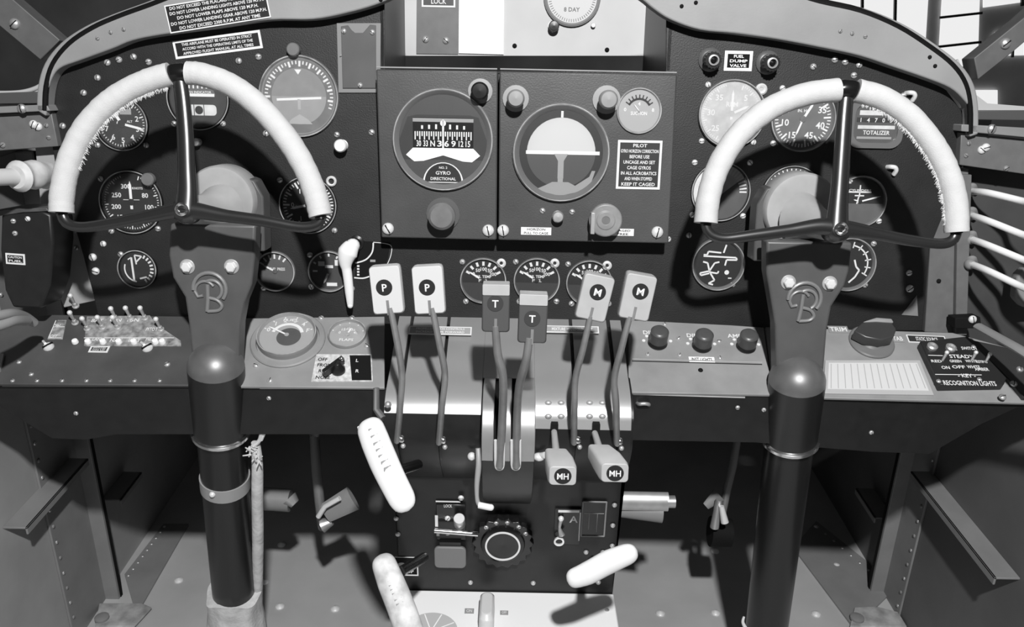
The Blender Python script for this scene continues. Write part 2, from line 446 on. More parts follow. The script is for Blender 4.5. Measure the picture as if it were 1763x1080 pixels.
# notch walls round the centre recess
def notch():
    T = Thing('centre_recess', 'deep recess in the top middle of the panel with a bright back plate', 'recess', RECESS, 900, 50)
    b = T.mb(); k = T.k; D = .2 / k
    b.prism(T.poly([(600, -60), (1200, -60), (1200, 96), (600, 96)]), -4, 0, RECM)
    b.build('back_plate', T)
    # side walls and floor run from the back plate to the panel front, following the world
    q = T.w(); N = PANEL.n
    for (x0, nm) in ((662, 'side_wall'), (1147, 'side_wall')):
        q = T.w(); a = PANEL.hit(x0, 122); u = PANEL.y; s = 1 if x0 < 900 else -1
        P = [a, a + u * .2, a + u * .2 - N * .2, a - N * .2]; o = Vector((-s * .004, 0, 0))
        q.add([p for p in P] + [p + o for p in P], [(0, 1, 2, 3), (7, 6, 5, 4), (0, 4, 5, 1), (1, 5, 6, 2), (2, 6, 7, 3), (3, 7, 4, 0)], BLACK); q.build(nm, T)
    q = T.w(); a = PANEL.hit(662, 122); c = PANEL.hit(1147, 122); o = -PANEL.y * .004
    P = [a, c, c - N * .2, a - N * .2]
    q.add([p for p in P] + [p + o for p in P], [(0, 1, 2, 3), (7, 6, 5, 4), (0, 4, 5, 1), (1, 5, 6, 2), (2, 6, 7, 3), (3, 7, 4, 0)], MATTE); q.build('recess_floor', T)
    return T
RT = notch()
for x, y in ((886, 79), (1045, 86)): screw(RT, x, y, 4, MATTE, name='dark_screw')
T, b = board('blanking_plate', RECESS, [(718, -30), (790, -30), (789, 94), (717, 93)], 0, .002, mat('cover_plate_paint', .12, .5, noise=.1), label='grey plate with two screws left of the white card in the centre recess', cat='plate')
b.build('plate', T, bevel=.0004)
for x, y in ((733, 68), (768, 70)): screw(T, x, y, 6, STEEL, z=2)
T, b = board('white_card', RECESS, [(791, -30), (868, -30), (867, 94), (790, 92)], 0, .003, PAPER, label='blank bright white card standing in the centre recess', cat='card')
b.build('sheet', T)
def placard(px0, py0, w, h, lines, label, plane=PANEL, rot=0, bg=BLACK, fg=MARK, border=3, name='placard', pos4=None, th=1.2, inner=False, group=None, hfac=.62, widths=None):
    T = Thing(name, label, 'placard', plane, px0, py0, group=group)
    b = T.mb(); R = Matrix.Rotation(math.radians(rot) , 4, 'Z')
    b.M = R
    b.box(-w / 2, w / 2, -h / 2, h / 2, 0, th, fg if border else bg)
    if border: b.box(-w / 2 + border, w / 2 - border, -h / 2 + border, h / 2 - border, th - .2, th + .15, bg)
    n = len(lines); hh = (h - 2 * border) / max(n, 1)
    for i, t in enumerate(lines):
        y = h / 2 - border - hh * (i + .5)
        if t: b.text(t, 0, y, hh * hfac, th + .4, fg, w=(w - 2 * border) * (widths[i] if widths else .93))
    b.build('plate', T); return T
placard(375, 20, 178, 46, ['DO NOT EXCEED THE PLACARD AIRSPEEDS BELOW', 'DO NOT LOWER LANDING LIGHTS ABOVE 120 M.P.H.', 'DO NOT LOWER FLAPS ABOVE 120 M.P.H.', 'DO NOT LOWER LANDING GEAR ABOVE 120 M.P.H.', 'DO NOT EXCEED 2300 R.P.M. AT ANY TIME'],
        'white-bordered black placard with five lines of text, on the grey cowl above the left wheel', PANEL.off(.0205), rot=8.5 + 1.1, border=2, widths=[.93, .95, .82, .97, .82])
placard(375, 77, 153, 30, ['THIS AIRPLANE MUST BE OPERATED IN STRICT', 'ACCORD WITH THE OPERATING LIMITS OF THE', 'APPROVED FLIGHT MANUAL AT ALL TIMES'],
        'wide white-bordered placard with three lines of text just above the left wheel', PANEL, rot=7 + 1.1, border=4, widths=[.85, .85, .85])
placard(755, 2, 58, 20, ['LOCK'], 'small white-edged placard at the top edge on the grey plate of the recess', RECESS.off(.002), border=3, bg=BLACK, widths=[.5])

# curved cowl band round the panel
COWL = PANEL.off(.0)
outer_l = [(78, 190), (80, 150), (92, 110), (120, 75), (160, 48), (205, 28), (260, 8), (330, -18), (430, -45), (560, -62), (690, -55), (705, -40)]
inner_l = [(698, -20), (685, -4), (650, 12), (600, 26), (545, 36), (470, 37), (380, 50), (290, 62), (240, 72), (205, 86), (150, 106), (118, 118), (104, 135), (97, 160), (94, 200)]
outer_r = [(1062, -30), (1110, -34), (1170, -40), (1240, -36), (1340, -18), (1410, 2), (1480, 18), (1545, 45), (1600, 80), (1640, 112), (1662, 145), (1670, 185), (1670, 230)]
inner_r = [(1655, 235), (1655, 190), (1645, 172), (1622, 152), (1580, 135), (1530, 118), (1470, 98), (1400, 83), (1330, 70), (1260, 60), (1200, 54), (1150, 37), (1120, 18), (1100, 2), (1066, -18)]
CTS = []
for lab, o_, i_ in (('curved grey cowl band arching over the pilot side of the panel, carrying the five-line placard', outer_l, inner_l), ('curved grey cowl band arching over the copilot side below the bright hangar windows', outer_r, inner_r)):
    sp = lambda L: [(v.x, v.y) for v in spl([(x, y, 0) for x, y in L], 4)]
    T, b = board('cowl_band', COWL, sp(o_) + sp(i_), 0, .02, SHROUD, label=lab, cat='cowl')
    b.build('band', T, bevel=.002, seg=3); CTS.append(T)
    q = T.w(); q.tube([PANEL.off(.018).hit(*v) for v in sp(o_)], .0035, BLACKG, n=8); q.build('edge_strip', T)
zc = .02 / T.k
for x, y in [(182, 68), (204, 58), (226, 53), (1436, 56), (1456, 60), (1478, 65)]: screw(CTS[x > 800], x, y, 3.6, SHROUD, z=zc, name='rivet')
for x, y in [(660, 3), (1168, 14), (1192, 8), (1587, 100), (1596, 115)]: screw(CTS[x > 800], x, y, 3.4, MATTE, z=zc, name='screw_hole')

# ------------------------------------------------------------------ gauges
def gauge(name, px, py, r, label, draw, plane=PANEL, needles=(), screws=None, knob=None, face=DIAL, gl=GL0, bez=KNOB, bw=6, deep=.8, rim=6, screwm=STEEL, square=False, sr=5, group=None):
    T = Thing(name, label, 'gauge', plane, px, py, group=group)
    b = T.mb()
    if square:
        q = r * .98
        P = rrect(-q, q, -q * .88, q * .88, r * .42, 6); I = rrect(-q + bw, q - bw, -q * .88 + bw, q * .88 - bw, r * .36, 6); n = len(P)
        vs = [(x, y, 0) for x, y in P] + [(x, y, rim) for x, y in P] + [(x, y, rim) for x, y in I] + [(x, y, deep) for x, y in I]
        fs = [(a * n + i, a * n + (i + 1) % n, (a + 1) * n + (i + 1) % n, (a + 1) * n + i) for a in range(3) for i in range(n)]
        b.add(vs, fs, bez)
    else:
        b.lathe_open([(r, 0), (r, rim * .7), (r - bw * .2, rim), (r - bw * .4, rim), (r - bw, deep + .4), (r - bw, 0)], bez, n=56)
    if not square: b.lathe_open([(r - bw * .15, rim - .5), (r - bw * .15, rim + .4), (r - bw * .15 - 1.6, rim + .4), (r - bw * .15 - 1.6, rim - .5)], mat('bezel_highlight', .30, .35, noise=.5, scale=60), n=56)  # thin pale ring paints a highlight round the bezel
    b.build('bezel', T)
    d = T.mb()
    if square: d.flat(I, deep, face)
    else: d.disc(r - bw + .3, deep, face, n=48)
    d.z = deep + .4; draw(d, r - bw); d.build('dial_face', T)
    for i, (a, L, tail, w) in enumerate(needles):
        n = T.mb(); p = pol(L, a); t = pol(-tail, a); dd = Vector(p).normalized(); o = Vector((-dd.y, dd.x)) * w / 2; e = Vector(t)
        n.prism([tuple(e + o), tuple(e - o), (p[0] * .8 - o.x, p[1] * .8 - o.y), tuple(p), (p[0] * .8 + o.x, p[1] * .8 + o.y)], deep + 1, deep + 1.7, MARK)
        n.lathe([(w * 1.3, deep + .8), (w * 1.3, deep + 2), (0, deep + 2.3)], face if face is not DIALL else GREYK, n=16)
        n.build('pointer', T)
    g = T.mb()
    if square: g.flat(I, rim * .62, gl)
    else: g.disc(r - bw * .75, deep + (rim - deep) * .45, gl, n=48)
    g.build('cover_glass', T)
    if screws is None: screws = [(px + sx * r * .78, py + sy * r * .8) for sx in (-1, 1) for sy in (-1, 1)]
    for s in screws: screw(T, s[0], s[1], sr, screwm)
    if knob:
        kx, ky, kr = knob; c = T.l(kx, ky); n = T.mb()
        n.lathe([(kr * .55, 0), (kr * .55, 5), (kr, 6), (kr, 15), (kr * .85, 17), (0, 17)], GREYK, c=(c[0], c[1], 0), n=22); n.build('knob', T)
    return T
def arc_ticks(n, a0, a1, L=None, h=7, every=0, rr=.66, w=1.2, ln=.12, m=MARK):
    def f(d, R):
        d.ticks(n, a0, a1, R * (1 - ln), R * .96, w, d.z, m, every, R * (1 - ln * 1.8))
        if L: d.nums(L, a0, a1, R * rr, h, d.z, m)
    return f
def comb(*fs):
    def f(d, R):
        for g in fs: g(d, R)
    return f
def word(t, x, y, h, m=MARK, w=None): return lambda d, R: d.text(t, x, y, h, d.z, m, w=w)

# left cluster
gauge('altimeter', 210, 213, 47, 'hazy round dial with white pointer aimed right, half behind the left wheel rim', comb(arc_ticks(50, 0, 353, h=8, every=5), lambda d, R: d.nums([str(i) for i in range(10)], 0, 324, R * .68, 9, d.z, MARK), lambda d, R: d.rect(8, 20, 20, 9, d.z, MARKG), word('ALT', 14, 4, 4)),
      needles=[(104, 40, 8, 4), (330, 22, 4, 5)], gl=GL1, bez=BLACKG, screws=[(168, 250), (252, 250)])
def turnbank(d, R):
    d.flat([(-30, 6), (30, 6), (24, 22), (12, 30), (-12, 30), (-24, 22)], d.z, DIALG)
    d.text('TURN INDICATOR', 0, 11, 4, d.z + .5, MARK, w=46)
    for i in range(7): d.line((-22 + i * 7.4, 17), (-22 + i * 7.4, 27 - abs(i - 3) * 1.5), 2.6, d.z + .5, MARK)
    d.rect(0, 6, 56, 5, d.z + .3, MARK)
    d.flat(rrect(-30, 30, -28, -10, 6), d.z, DIALL); d.disc(7, d.z + .5, MATTE, c=(0, -19)); d.line((-8.5, -10), (-8.5, -28), 1.2, d.z + .5, MATTE); d.line((8.5, -10), (8.5, -28), 1.2, d.z + .5, MATTE)
gauge('turn_and_bank_indicator', 342, 170, 54, 'round dial with pale slot and black ball inside the top of the left wheel', turnbank, bez=BLACKG, gl=GL1)
def horizon1(d, R):
    d.ticks(36, -110, 110, R * .86, R * .95, 2.2, d.z, MARK, 3, R * .8)
    d.disc(R * .76, d.z - .1, mat('gyro_grey', .12, .5), c=(0, 0))
    d.flat([pol(R * .76, a) for a in range(90, 271, 10)], d.z + .1, mat('gyro_ground', .2, .5))
    d.line((-R * .62, -6), (R * .62, -2), 4, d.z + .4, MARK); d.line((0, -5), (0, -22), 5, d.z + .4, MARKG)
    d.flat([(-22, -R * .75), (-14, -38), (0, -30), (14, -38), (22, -R * .75)], d.z + .3, MARKG)
    d.flat([(-6, R * .72), (6, R * .72), (0, R * .58)], d.z + .5, MARK)
gauge('attitude_indicator', 515, 166, 69, 'large grey-rimmed artificial horizon with white bar, upper left beside the wheel rim', horizon1, bez=GREYK, knob=(508, 86, 11), gl=GL2, screws=[(590, 98), (458, 230), (580, 232)], bw=7)
gauge('airspeed_indicator', 227, 348, 55, 'black dial with one upright white pointer and big numbers, low inside the left wheel',
      comb(arc_ticks(60, 20, 340, ln=.1, every=5), lambda d, R: [d.text(t, x, y, 8, d.z, MARK) for t, x, y in (('300', -8, 27), ('250', -25, 12), ('200', -27, -8), ('80', 24, 12), ('100', 29, -8), ('150', -20, -26), ('120', 18, -26))], word('KNOTS', 12, 24, 4), lambda d, R: d.line((-14, 4), (14, 4), 1, d.z, MARK)),
      needles=[(0, 36, 12, 4.5)], bez=BLACKG, knob=(260, 308, 11), screws=[(174, 308), (192, 398), (272, 394)])
gauge('rate_of_climb_indicator', 531, 353, 50, 'black dial with ringed scale under the right end of the left wheel rim',
      comb(arc_ticks(48, 0, 352, ln=.16, w=1.8, every=4), lambda d, R: d.nums(['0', '1', '2', '3', '2', '1'], 270, 570, R * .6, 8, d.z, MARK), word('CLIMB', 6, 10, 5)), needles=[(258, 32, 6, 4)], bez=BLACKG, screws=[(482, 310), (576, 397)], bw=5)
T = Thing('eyelet', 'bright ring eyelet on the panel right of the left wheel rim', 'ring', PANEL, 571, 312)
b = T.mb(); b.lathe_open([(9, 0), (9, 4), (7, 6), (5, 4), (5, 0)], BOLTM, n=24); b.build('ring', T)
def arrow(d, R):
    d.ticks(9, 30, 150, R * .7, R * .9, 3, d.z, MARK); d.line((-10, 20), (-8, -22), 3.4, d.z, MARK); d.line((-10, 20), (-16, 16), 2, d.z, MARK)
    d.line((-2, 12), (8, 22), 2.5, d.z, MARK); d.line((8, 22), (-4, 24), 2.5, d.z, MARK); d.line((-4, 24), (-2, 8), 2.5, d.z, MARK)
    d.band(R * .72, R * .8, 190, 290, d.z, MARK); d.line((2, -17), (14, -14), 3, d.z, MARK)
gauge('gear_position_indicator', 238, 463, 34, 'small black dial with white arrow outline, lowest on the panel left of the pilot column', arrow, bez=BLACKG, screws=[(208, 438)], bw=4)
gauge('fuel_pressure_gauge', 474, 467, 35, 'small dial half in shadow just right of the pilot column', comb(arc_ticks(6, -60, 40, ln=.3, w=3), word('FUEL PRESS', 4, 4, 5, w=26), lambda d, R: d.flat([pol(R, a) for a in range(90, 271, 12)], d.z - .2, DIALG)), needles=[(-62, 24, -2, 3)], face=DIALG, gl=GL0, bez=GREYK, screws=[(454, 496), (447, 440)], bw=4)
gauge('outside_air_temperature_gauge', 567, 467, 36, 'small dial with short lower pointer just left of the white crank handle', comb(lambda d, R: [d.rect(x, y, w, h, d.z, MARK) for x, y, w, h in ((-13, 13, 11, 8), (14, 15, 8, 10), (0, 8, 14, 5), (-24, 0, 8, 3), (4, -23, 18, 6))], arc_ticks(5, -60, 60, ln=.2, w=3)), needles=[(205, 24, 4, 3.5)], face=mat('dial_dark_grey', .05, .5), bez=GREYK, screws=[(534, 439), (536, 494), (606, 497)], bw=4)

# white push knob and loose control on the panel
def pushknob(px, py, r, label, plane=PANEL, m=WHITE, h=26, base=None, basem=STEEL, cat='knob', name='pull_control', parent=None):
    T = Thing(name, label, cat, plane, px, py + h * .28)
    if parent is not None: T.under(parent)
    b = T.mb(); b.lathe([(r * (base or .9), 0), (r * (base or .9), 3), (r * .4, 4), (r * .4, h * .5)], basem, n=24); b.build('collar', T)
    b = T.mb(); b.lathe([(r * .4, h * .45), (r * .8, h * .5), (r, h * .6), (r, h * .85), (r * .8, h * .98), (0, h)], m, n=26); b.build('cap', T)
    return T
pushknob(590, 243, 11, 'small bright white pull knob on the panel right of the left wheel')
pushknob(342, 240, 7, 'small metal plunger on the panel below the turn dial', m=ALU, h=16, name='plunger')
T = Thing('blanking_plate', 'grey rectangular blanking plate with notched top, right of the left artificial horizon', 'plate', PANEL, 618, 98)
b = T.mb(); b.prism(T.poly([(580, 40), (656, 40), (655, 160), (583, 160)]), 0, 3, mat('blank_frame', .2, .5)); b.build('backing_frame', T, bevel=.0006)
b = T.mb(); b.prism(T.poly([(588, 46), (600, 44), (606, 52), (612, 57), (626, 57), (632, 50), (638, 43), (648, 44), (648, 152), (591, 152)]), 3, 5.5, mat('blank_face', .075, .5, noise=.15, scale=20)); b.build('face', T, bevel=.0004)
for x, y in ((593, 54), (642, 56), (621, 147)): screw(T, x, y, 4.5, STEEL, z=5.5)

# centre radio panels: two boxes
def radiobox(label, pts, m=RADM):
    T, b = board('gyro_box', PANEL, pts, 0, .034, m, label=label, cat='panel box')
    b.build('case', T, bevel=.0018, seg=2)
    q = T.mb(); z = .034 / T.k; p, c = T.l(*pts[0]), T.l(*pts[1]); q.tube([(p[0] + 1, p[1] + 3, z - .8), (c[0] - 1, c[1] + 3, z - .8)], 1.3, LEDGE, n=8); q.build('top_edge_highlight', T); return T  # pale strip paints the light caught along the box top edge
RB1 = radiobox('left half of the raised central box, holding the compass card dial', [(655, 121), (858, 124), (856, 406), (664, 402)])
RB2 = radiobox('right half of the raised central box, holding the large artificial horizon', [(861, 124), (1157, 130), (1143, 412), (859, 406)])
for TT, L in ((RB1, [(675, 387), (842, 390)]), (RB2, [(867, 390), (1124, 393)])):
    for x, y in L: screw(TT, x, y, 10, BOLTM, z=.034 / TT.k, name='thumb_screw')
def dg(d, R):
    d.flat([(-R * .97, -34), (-R * .99, 0), (-R * .8, R * .5), (-R * .6, R * .55), (R * .6, R * .55), (R * .8, R * .5), (R * .99, 0), (R * .97, -34)], d.z - .2, mat('mask_dark', .02, .6))
    d.rect(0, 11, 104, 52, d.z + .1, MATTE)
    d.rect(0, 33, 104, 6, d.z + .15, MARKG)
    for i in range(25): d.line((-48 + i * 4, 14), (-48 + i * 4, 6 if i % 2 else 0), 2, d.z + .5, MARK)
    for i, t in enumerate(['30', '33', 'N', '3', '6', '9', '12', '15']): d.text(t, -42 + i * 12, -6, 10, d.z + .5, MARK, w=8)
    for i in range(7): d.line((-36 + i * 12, 18), (-36 + i * 12, 27 - abs(i - 3)), 3.4, d.z + .5, MARK)
    d.line((0, -14), (0, 34), 3, d.z + .9, MARK); d.disc(5, d.z + .9, MARK, c=(0, 28))
    d.flat([(-52, -14), (52, -14), (64, -26), (50, -37), (34, -36), (0, -26), (-34, -36), (-50, -37), (-64, -26)], d.z + .6, PAPER)
    P = [(35 * math.cos(math.radians(a)), -73 + 35 * math.sin(math.radians(a))) for a in range(0, 181, 12)]
    d.flat(P, d.z + .3, MARK); P = [(32 * math.cos(math.radians(a)), -71.5 + 32 * math.sin(math.radians(a))) for a in range(0, 181, 12)]
    d.flat(P, d.z + .5, BLACK); d.text('DIRECTIONAL', 0, -66, 5, d.z + .8, MARK, w=44); d.text('GYRO', 0, -56, 6, d.z + .8, MARK, w=26); d.text('NO. 2', 0, -47, 4, d.z + .8, MARK)
gauge('directional_gyro', 763, 241, 87, 'large round gyro dial with a lit compass card window, left of centre', dg, RADIO, bez=mat('bezel_grey', .14, .35), bw=11, rim=8, screws=[], face=mat('gyro_mask', .045, .5), gl=GL0)
pushknob(763, 358, 23, 'large grey round setting knob under the compass card dial', RADIO, GREYK, 38, base=1.25, basem=mat('collar_grey', .09, .4), name='setting_knob', parent=RB1)
pushknob(827, 148, 15, 'dark knob', RADIO, KNOB, 32, base=1.4, basem=mat('flange_pale', .3, .4), name='pull_knob', parent=RB1)
pushknob(888, 158, 15, 'pale-tipped knob at the upper left of the large artificial horizon', RADIO, mat('knob_pale', .28, .35), 42, base=1.5, basem=mat('flange_pale', .3, .4), name='pull_knob', parent=RB2)
pushknob(1044, 160, 16, 'pale-tipped knob at the upper right of the large artificial horizon', RADIO, mat('knob_pale', .28, .35), 42, base=1.5, basem=mat('flange_pale', .3, .4), name='pull_knob', parent=RB2)
pushknob(960, 366, 10, 'little pale button below the large artificial horizon', RADIO, ALU, 20, name='push_button', parent=RB2)
def horizon2(d, R):
    d.disc(R * .82, d.z, mat('sky_half', .5, .5), c=(0, 0)); d.flat([pol(R * .82, a) for a in range(90, 271, 6)], d.z + .2, mat('ground_half', .06, .5))
    d.line((-R * .84, 0), (R * .92, 0), 6, d.z + .5, MARK); d.line((0, 0), (0, -50), 9, d.z + .4, MARKG)
    d.flat([(-12, -2), (12, -2), (5, -14), (5, -44), (-5, -44), (-5, -14)], d.z + .6, MARKG)
    P = [(-44, -64), (-26, -56), (-14, -50), (14, -50), (26, -56), (50, -40), (54, -30), (60, -30), (50, -62), (0, -74)]
    d.flat(P, d.z + .7, mat('horizon_base', .28, .5)); d.line((0, R * .82), (0, R * .97), 4, d.z + .5, MARK)
gauge('attitude_indicator', 966, 263, 84, 'large central artificial horizon with pale sky half and white bar', horizon2, RADIO, bez=mat('bezel_grey', .14, .35), bw=12, rim=9, screws=[(934, 363), (985, 365)], gl=GL0)
def suction(d, R):
    d.band(R * .52, R * .62, -62, 62, d.z, MATTE); d.ticks(9, -58, 58, R * .6, R * .78, 2, d.z, MATTE)
    d.text('SUCTION', 0, -4, 6, d.z, MARK, w=28); d.text('4', 0, 12, 6, d.z, MARK); d.text('0', -24, 2, 6, d.z, MARK); d.text('8', 24, 2, 6, d.z, MARK)
gauge('suction_gauge', 1100, 191, 39, 'small pale grey dial with a dark arc, upper right of the central box', suction, RADIO, face=mat('dial_mid', .33, .5), bez=mat('bezel_pale', .25, .4), bw=4, rim=4, screws=[], gl=GL1, needles=[(-40, 14, 0, 1.5)])
T = Thing('caging_knob', 'round grey caging knob with a raised wing, lower right of the central box', 'knob', RADIO, 1040, 376); T.under(RB2)
b = T.mb(); b.lathe([(25, 0), (25, 8), (24, 10), (12, 11), (10, 30)], GREYK, n=30); b.build('base', T)
b = T.mb(); b.lathe([(26, 16), (28, 18), (28, 27), (26, 29), (16, 29.5), (15, 31), (7, 31), (6, 27), (0, 27)], mat('caging_metal', .25, .4, noise=.2, scale=50), n=34); b.box(-26, -19, -22, 14, 24, 40, ALU); b.build('cap', T, bevel=.0005)
placard(1100, 284, 76, 83, ['PILOT', 'GYRO HORIZON CORRECTION', 'BEFORE USE', 'UNCAGE AND SET', 'CAGE GYROS', 'IN ALL ACROBATICS', 'AND WHEN STOPPED', 'KEEP IT CAGED'], 'square dark placard with a pale border on the central box, right of the artificial horizon', RADIO, border=4, bg=mat('placard_dark', .03, .4), widths=[.35, .95, .5, .8, .6, .9, .7, .85], hfac=.6)
placard(923, 398, 52, 13, ['HORIZON', 'PULL TO CAGE'], 'narrow white placard under the little button on the central box', RADIO, bg=PAPER, fg=MATTE, border=0, widths=[.6, .8])
placard(1072, 400, 38, 12, ['CAGED', 'FREE'], 'narrow white placard just below the caging knob', RADIO, bg=PAPER, fg=MATTE, border=0, widths=[.7, .5])

# recess top instrument
T = Thing('clock', 'pale round dial cut by the top edge of the photo, in the centre recess', 'gauge', RECESS, 985, -5); CK = T
b = T.mb(); b.lathe_open([(49, 0), (49, 6), (46, 8), (43, 6), (43, 0)], mat('bezel_pale', .25, .4), n=48); b.build('bezel', T)
b = T.mb(); b.disc(44, 1, mat('dial_bright', .55, .5), n=40); b.ticks(60, 0, 354, 36, 41, 1, 1.5, DIALG); b.text('8 DAY', 0, -20, 7, 1.5, DIALG); b.build('dial_face', T)
pushknob(953, 40, 9, 'small dark knob hanging below the clipped pale dial in the recess', RECESS, KNOB, 22, base=1.1, name='winding_knob', parent=CK)
pushknob(1021, 42, 4, 'tiny stud right of the winding knob in the recess', RECESS, STEEL, 8, name='stud', parent=CK)

# lower centre trio
trio = [(832, 483, 'leftmost of the three small matching dials in the row above the levers'), (924, 483, 'middle of the three small matching dials in the row above the levers'), (1014, 487, 'rightmost of the three small dials in the row, half behind a grey lever knob')]
def triodraw(d, R):
    d.flat([(-R * .99, -4), (R * .99, -4)] + [pol(R, a) for a in range(96, 265, 12)], d.z - .2, mat('dial_lower', .035, .5))
    d.ticks(7, -62, 62, R * .72, R * .92, 4, d.z, MARK); d.nums(['0', '50', '100', '150', '200'], -55, 55, R * .56, 6, d.z, MARK); d.text('OIL TEMP', 0, 7, 5, d.z, MARK, w=28); d.text('FUEL', 0, 0, 5, d.z, MARK, w=16)
for x, y, lab in trio:
    gauge('engine_gauge', x, y, 40, lab, triodraw, needles=[(-58, 30, -8, 3)], bez=GREYK, screws=[(x - 36, y - 32), (x - 30, y + 36), (x + 34, y + 36)], bw=4, gl=GL0, group='trio of engine dials above the levers')
    T = Thing('ringed_screw', 'bright ringed screw at the upper right of the ' + lab.split(' of')[0] + ' small engine dial', 'ringed screw', PANEL, x + 31, y - 30)
    b = T.mb(); b.lathe_open([(8, 0), (8, 3), (5, 5), (3, 3), (3, 0)], BOLTM, n=20); b.build('ring', T)

# right cluster
gauge('tachometer', 1259, 196, 58, 'big hazy pale dial at the upper left of the right-hand wheel', comb(arc_ticks(70, 20, 345, ln=.1, every=5), lambda d, R: d.nums(['5', '10', '15', '20', '25', '30', '35'], 40, 320, R * .68, 10, d.z, MARK), word('RPM', 0, 16, 8)), needles=[(0, 40, 10, 4), (65, 32, 4, 4)], face=DIALG, gl=GL3, bez=mat('bezel_ash', .14, .4), knob=None, screws=[(1219, 146), (1208, 243), (1297, 245)], screwm=BOLTM, bw=6, rim=9)
T = Thing('ringed_screw', 'ringed screw at the upper right of the big hazy dial', 'screw', PANEL, 1310, 154)
b = T.mb(); b.lathe_open([(10, 0), (10, 4), (7, 7), (4, 4), (4, 0)], BOLTM, n=24); b.lathe([(4, 0), (4, 3), (0, 3)], STEEL, n=12); b.build('ring', T)
gauge('manifold_pressure_gauge', 1382, 205, 56, 'grey dial with bold numerals 10 to 50 seen inside the right-hand wheel', comb(arc_ticks(44, 30, 330, ln=.16, w=1.8, every=4), lambda d, R: [d.text(t, x, y, 11, d.z, MARK) for t, x, y in (('10', -31, -6), ('15', -17, -27), ('45', 13, -27), ('40', 31, -10), ('35', 32, 16), ('20', -30, 16), ('30', 0, 34))], word('IN. HG', 0, 14, 5)),
      needles=[(200, 30, 6, 3), (30, 32, 6, 4)], face=DIALG, gl=GL1, bez=mat('bezel_grey', .14, .35), screws=[(1347, 152), (1331, 247)], screwm=BOLTM, bw=6)
def counter(d, R):
    d.rect(0, 18, 58, 8, d.z, DIALL); d.rect(0, 6, 66, 8, d.z, MATTE)
    for i in range(5): d.text(str((3 * i + 1) % 10), -26 + i * 13, 6, 7, d.z + .4, MARK)
    d.rect(2, -6, 64, 6, d.z, DIALL); d.text('TOTALIZER', 3, -15, 7, d.z, MARK, w=46); d.rect(0, -24, 60, 4, d.z, MARKG)
gauge('totalizer_gauge', 1507, 213, 48, 'rounded square dial with counter rows inside the right-hand wheel', counter, face=mat('dial_dark_grey', .05, .5), bez=mat('bezel_grey', .14, .35), square=True, screws=[], gl=GL1, bw=9)
gauge('fuel_quantity_gauge', 1240, 330, 51, 'large round dial behind the lower left of the right-hand rim, its upper half pale', comb(lambda d, R: d.flat([pol(R * .98, a) for a in range(-135, 61, 8)], d.z - .2, DIALL), arc_ticks(12, 0, 90, ln=.3, w=2.5)), face=mat('dial_dark_grey', .05, .5), bez=BLACKG, screws=[(1196, 280), (1291, 280), (1279, 372), (1192, 370)], screwm=BOLTM, gl=GL1, bw=4)  # pale sector paints the brightly lit part of this dial
gauge('cylinder_temperature_gauge', 1362, 338, 53, 'dark dial mostly hidden by the round housing behind the right-hand hub', comb(arc_ticks(20, -90, 90, ln=.14, w=2), lambda d, R: [d.text(t, x, y, 12, d.z, MARK) for t, x, y in (('1', -8, 28), ('2', 22, 30), ('0', -36, 14), ('3', -34, -6))]), face=mat('dial_dark_grey', .05, .5), bez=BLACKG, gl=GL1, screws=[(1315, 375)], bw=4)
gauge('cabin_differential_gauge', 1480, 347, 45, 'small dark dial with cross lines just right of the right-hand vertical spoke', comb(lambda d, R: [d.line(p, q, 2.2, d.z, MARK) for p, q in (((-22, 16), (18, 16)), ((-2, 28), (-2, 8)), ((-3, 8), (-5, -4)), ((-10, 10), (6, 10)))], word('CYLINDERS', -2, 19, 4, w=38), lambda d, R: d.flat([pol(R, a) for a in range(95, 266, 10)], d.z - .2, DIALG)), needles=[(74, 36, 4, 2.6), (285, 12, 0, 2)], bez=mat('bezel_grey', .14, .35), screws=[(1463, 312), (1513, 381)], screwm=BOLTM, gl=GL0, bw=5)
def schem(d, R):
    L = [(-26, 16, -20, 16), (-20, 16, -18, 22), (-18, 22, 4, 20), (-26, 14, 30, 12), (30, 12, 32, 8), (32, 8, 14, 8), (14, 8, 12, -2), (-26, 4, -18, 2), (-18, 2, -14, -12), (-14, -12, -6, 2), (-6, 2, 2, 4), (-14, -12, -30, -16), (-30, -16, -28, -20), (-28, -20, -14, -16), (-14, -14, 0, -16), (0, -16, 2, -12), (-12, -16, -4, -28), (-4, -28, -14, -34), (-14, -34, -6, -36), (8, 20, 12, 34)]
    for a in L: d.line(a[:2], a[2:], 2.8, d.z, MARK)
    d.disc(4, d.z, MARK, c=(16, -14)); d.rect(22, -24, 6, 2, d.z, MARK)
gauge('fuel_flow_indicator', 1236, 455, 46, 'dark dial with a white line diagram below the left end of the right-hand wheel', schem, bez=mat('bezel_grey', .14, .35), screws=[(1261, 490), (1186, 405)], screwm=STEEL, bw=6)
gauge('flap_position_indicator', 1460, 455, 47, 'dark dial with a curved scale peeking out right of the copilot column head', comb(lambda d, R: d.band(R * .78, R * .84, 10, 120, d.z, MARK), arc_ticks(6, 10, 120, ln=.3, w=2), lambda d, R: [d.line(p, q, 3, d.z, MARK) for p, q in (((10, 8), (14, -4)), ((14, -4), (20, -10)), ((20, -10), (14, -22)), ((14, -22), (4, -32)))]), bez=mat('bezel_grey', .14, .35), screws=[(1504, 420), (1489, 491)], bw=6)
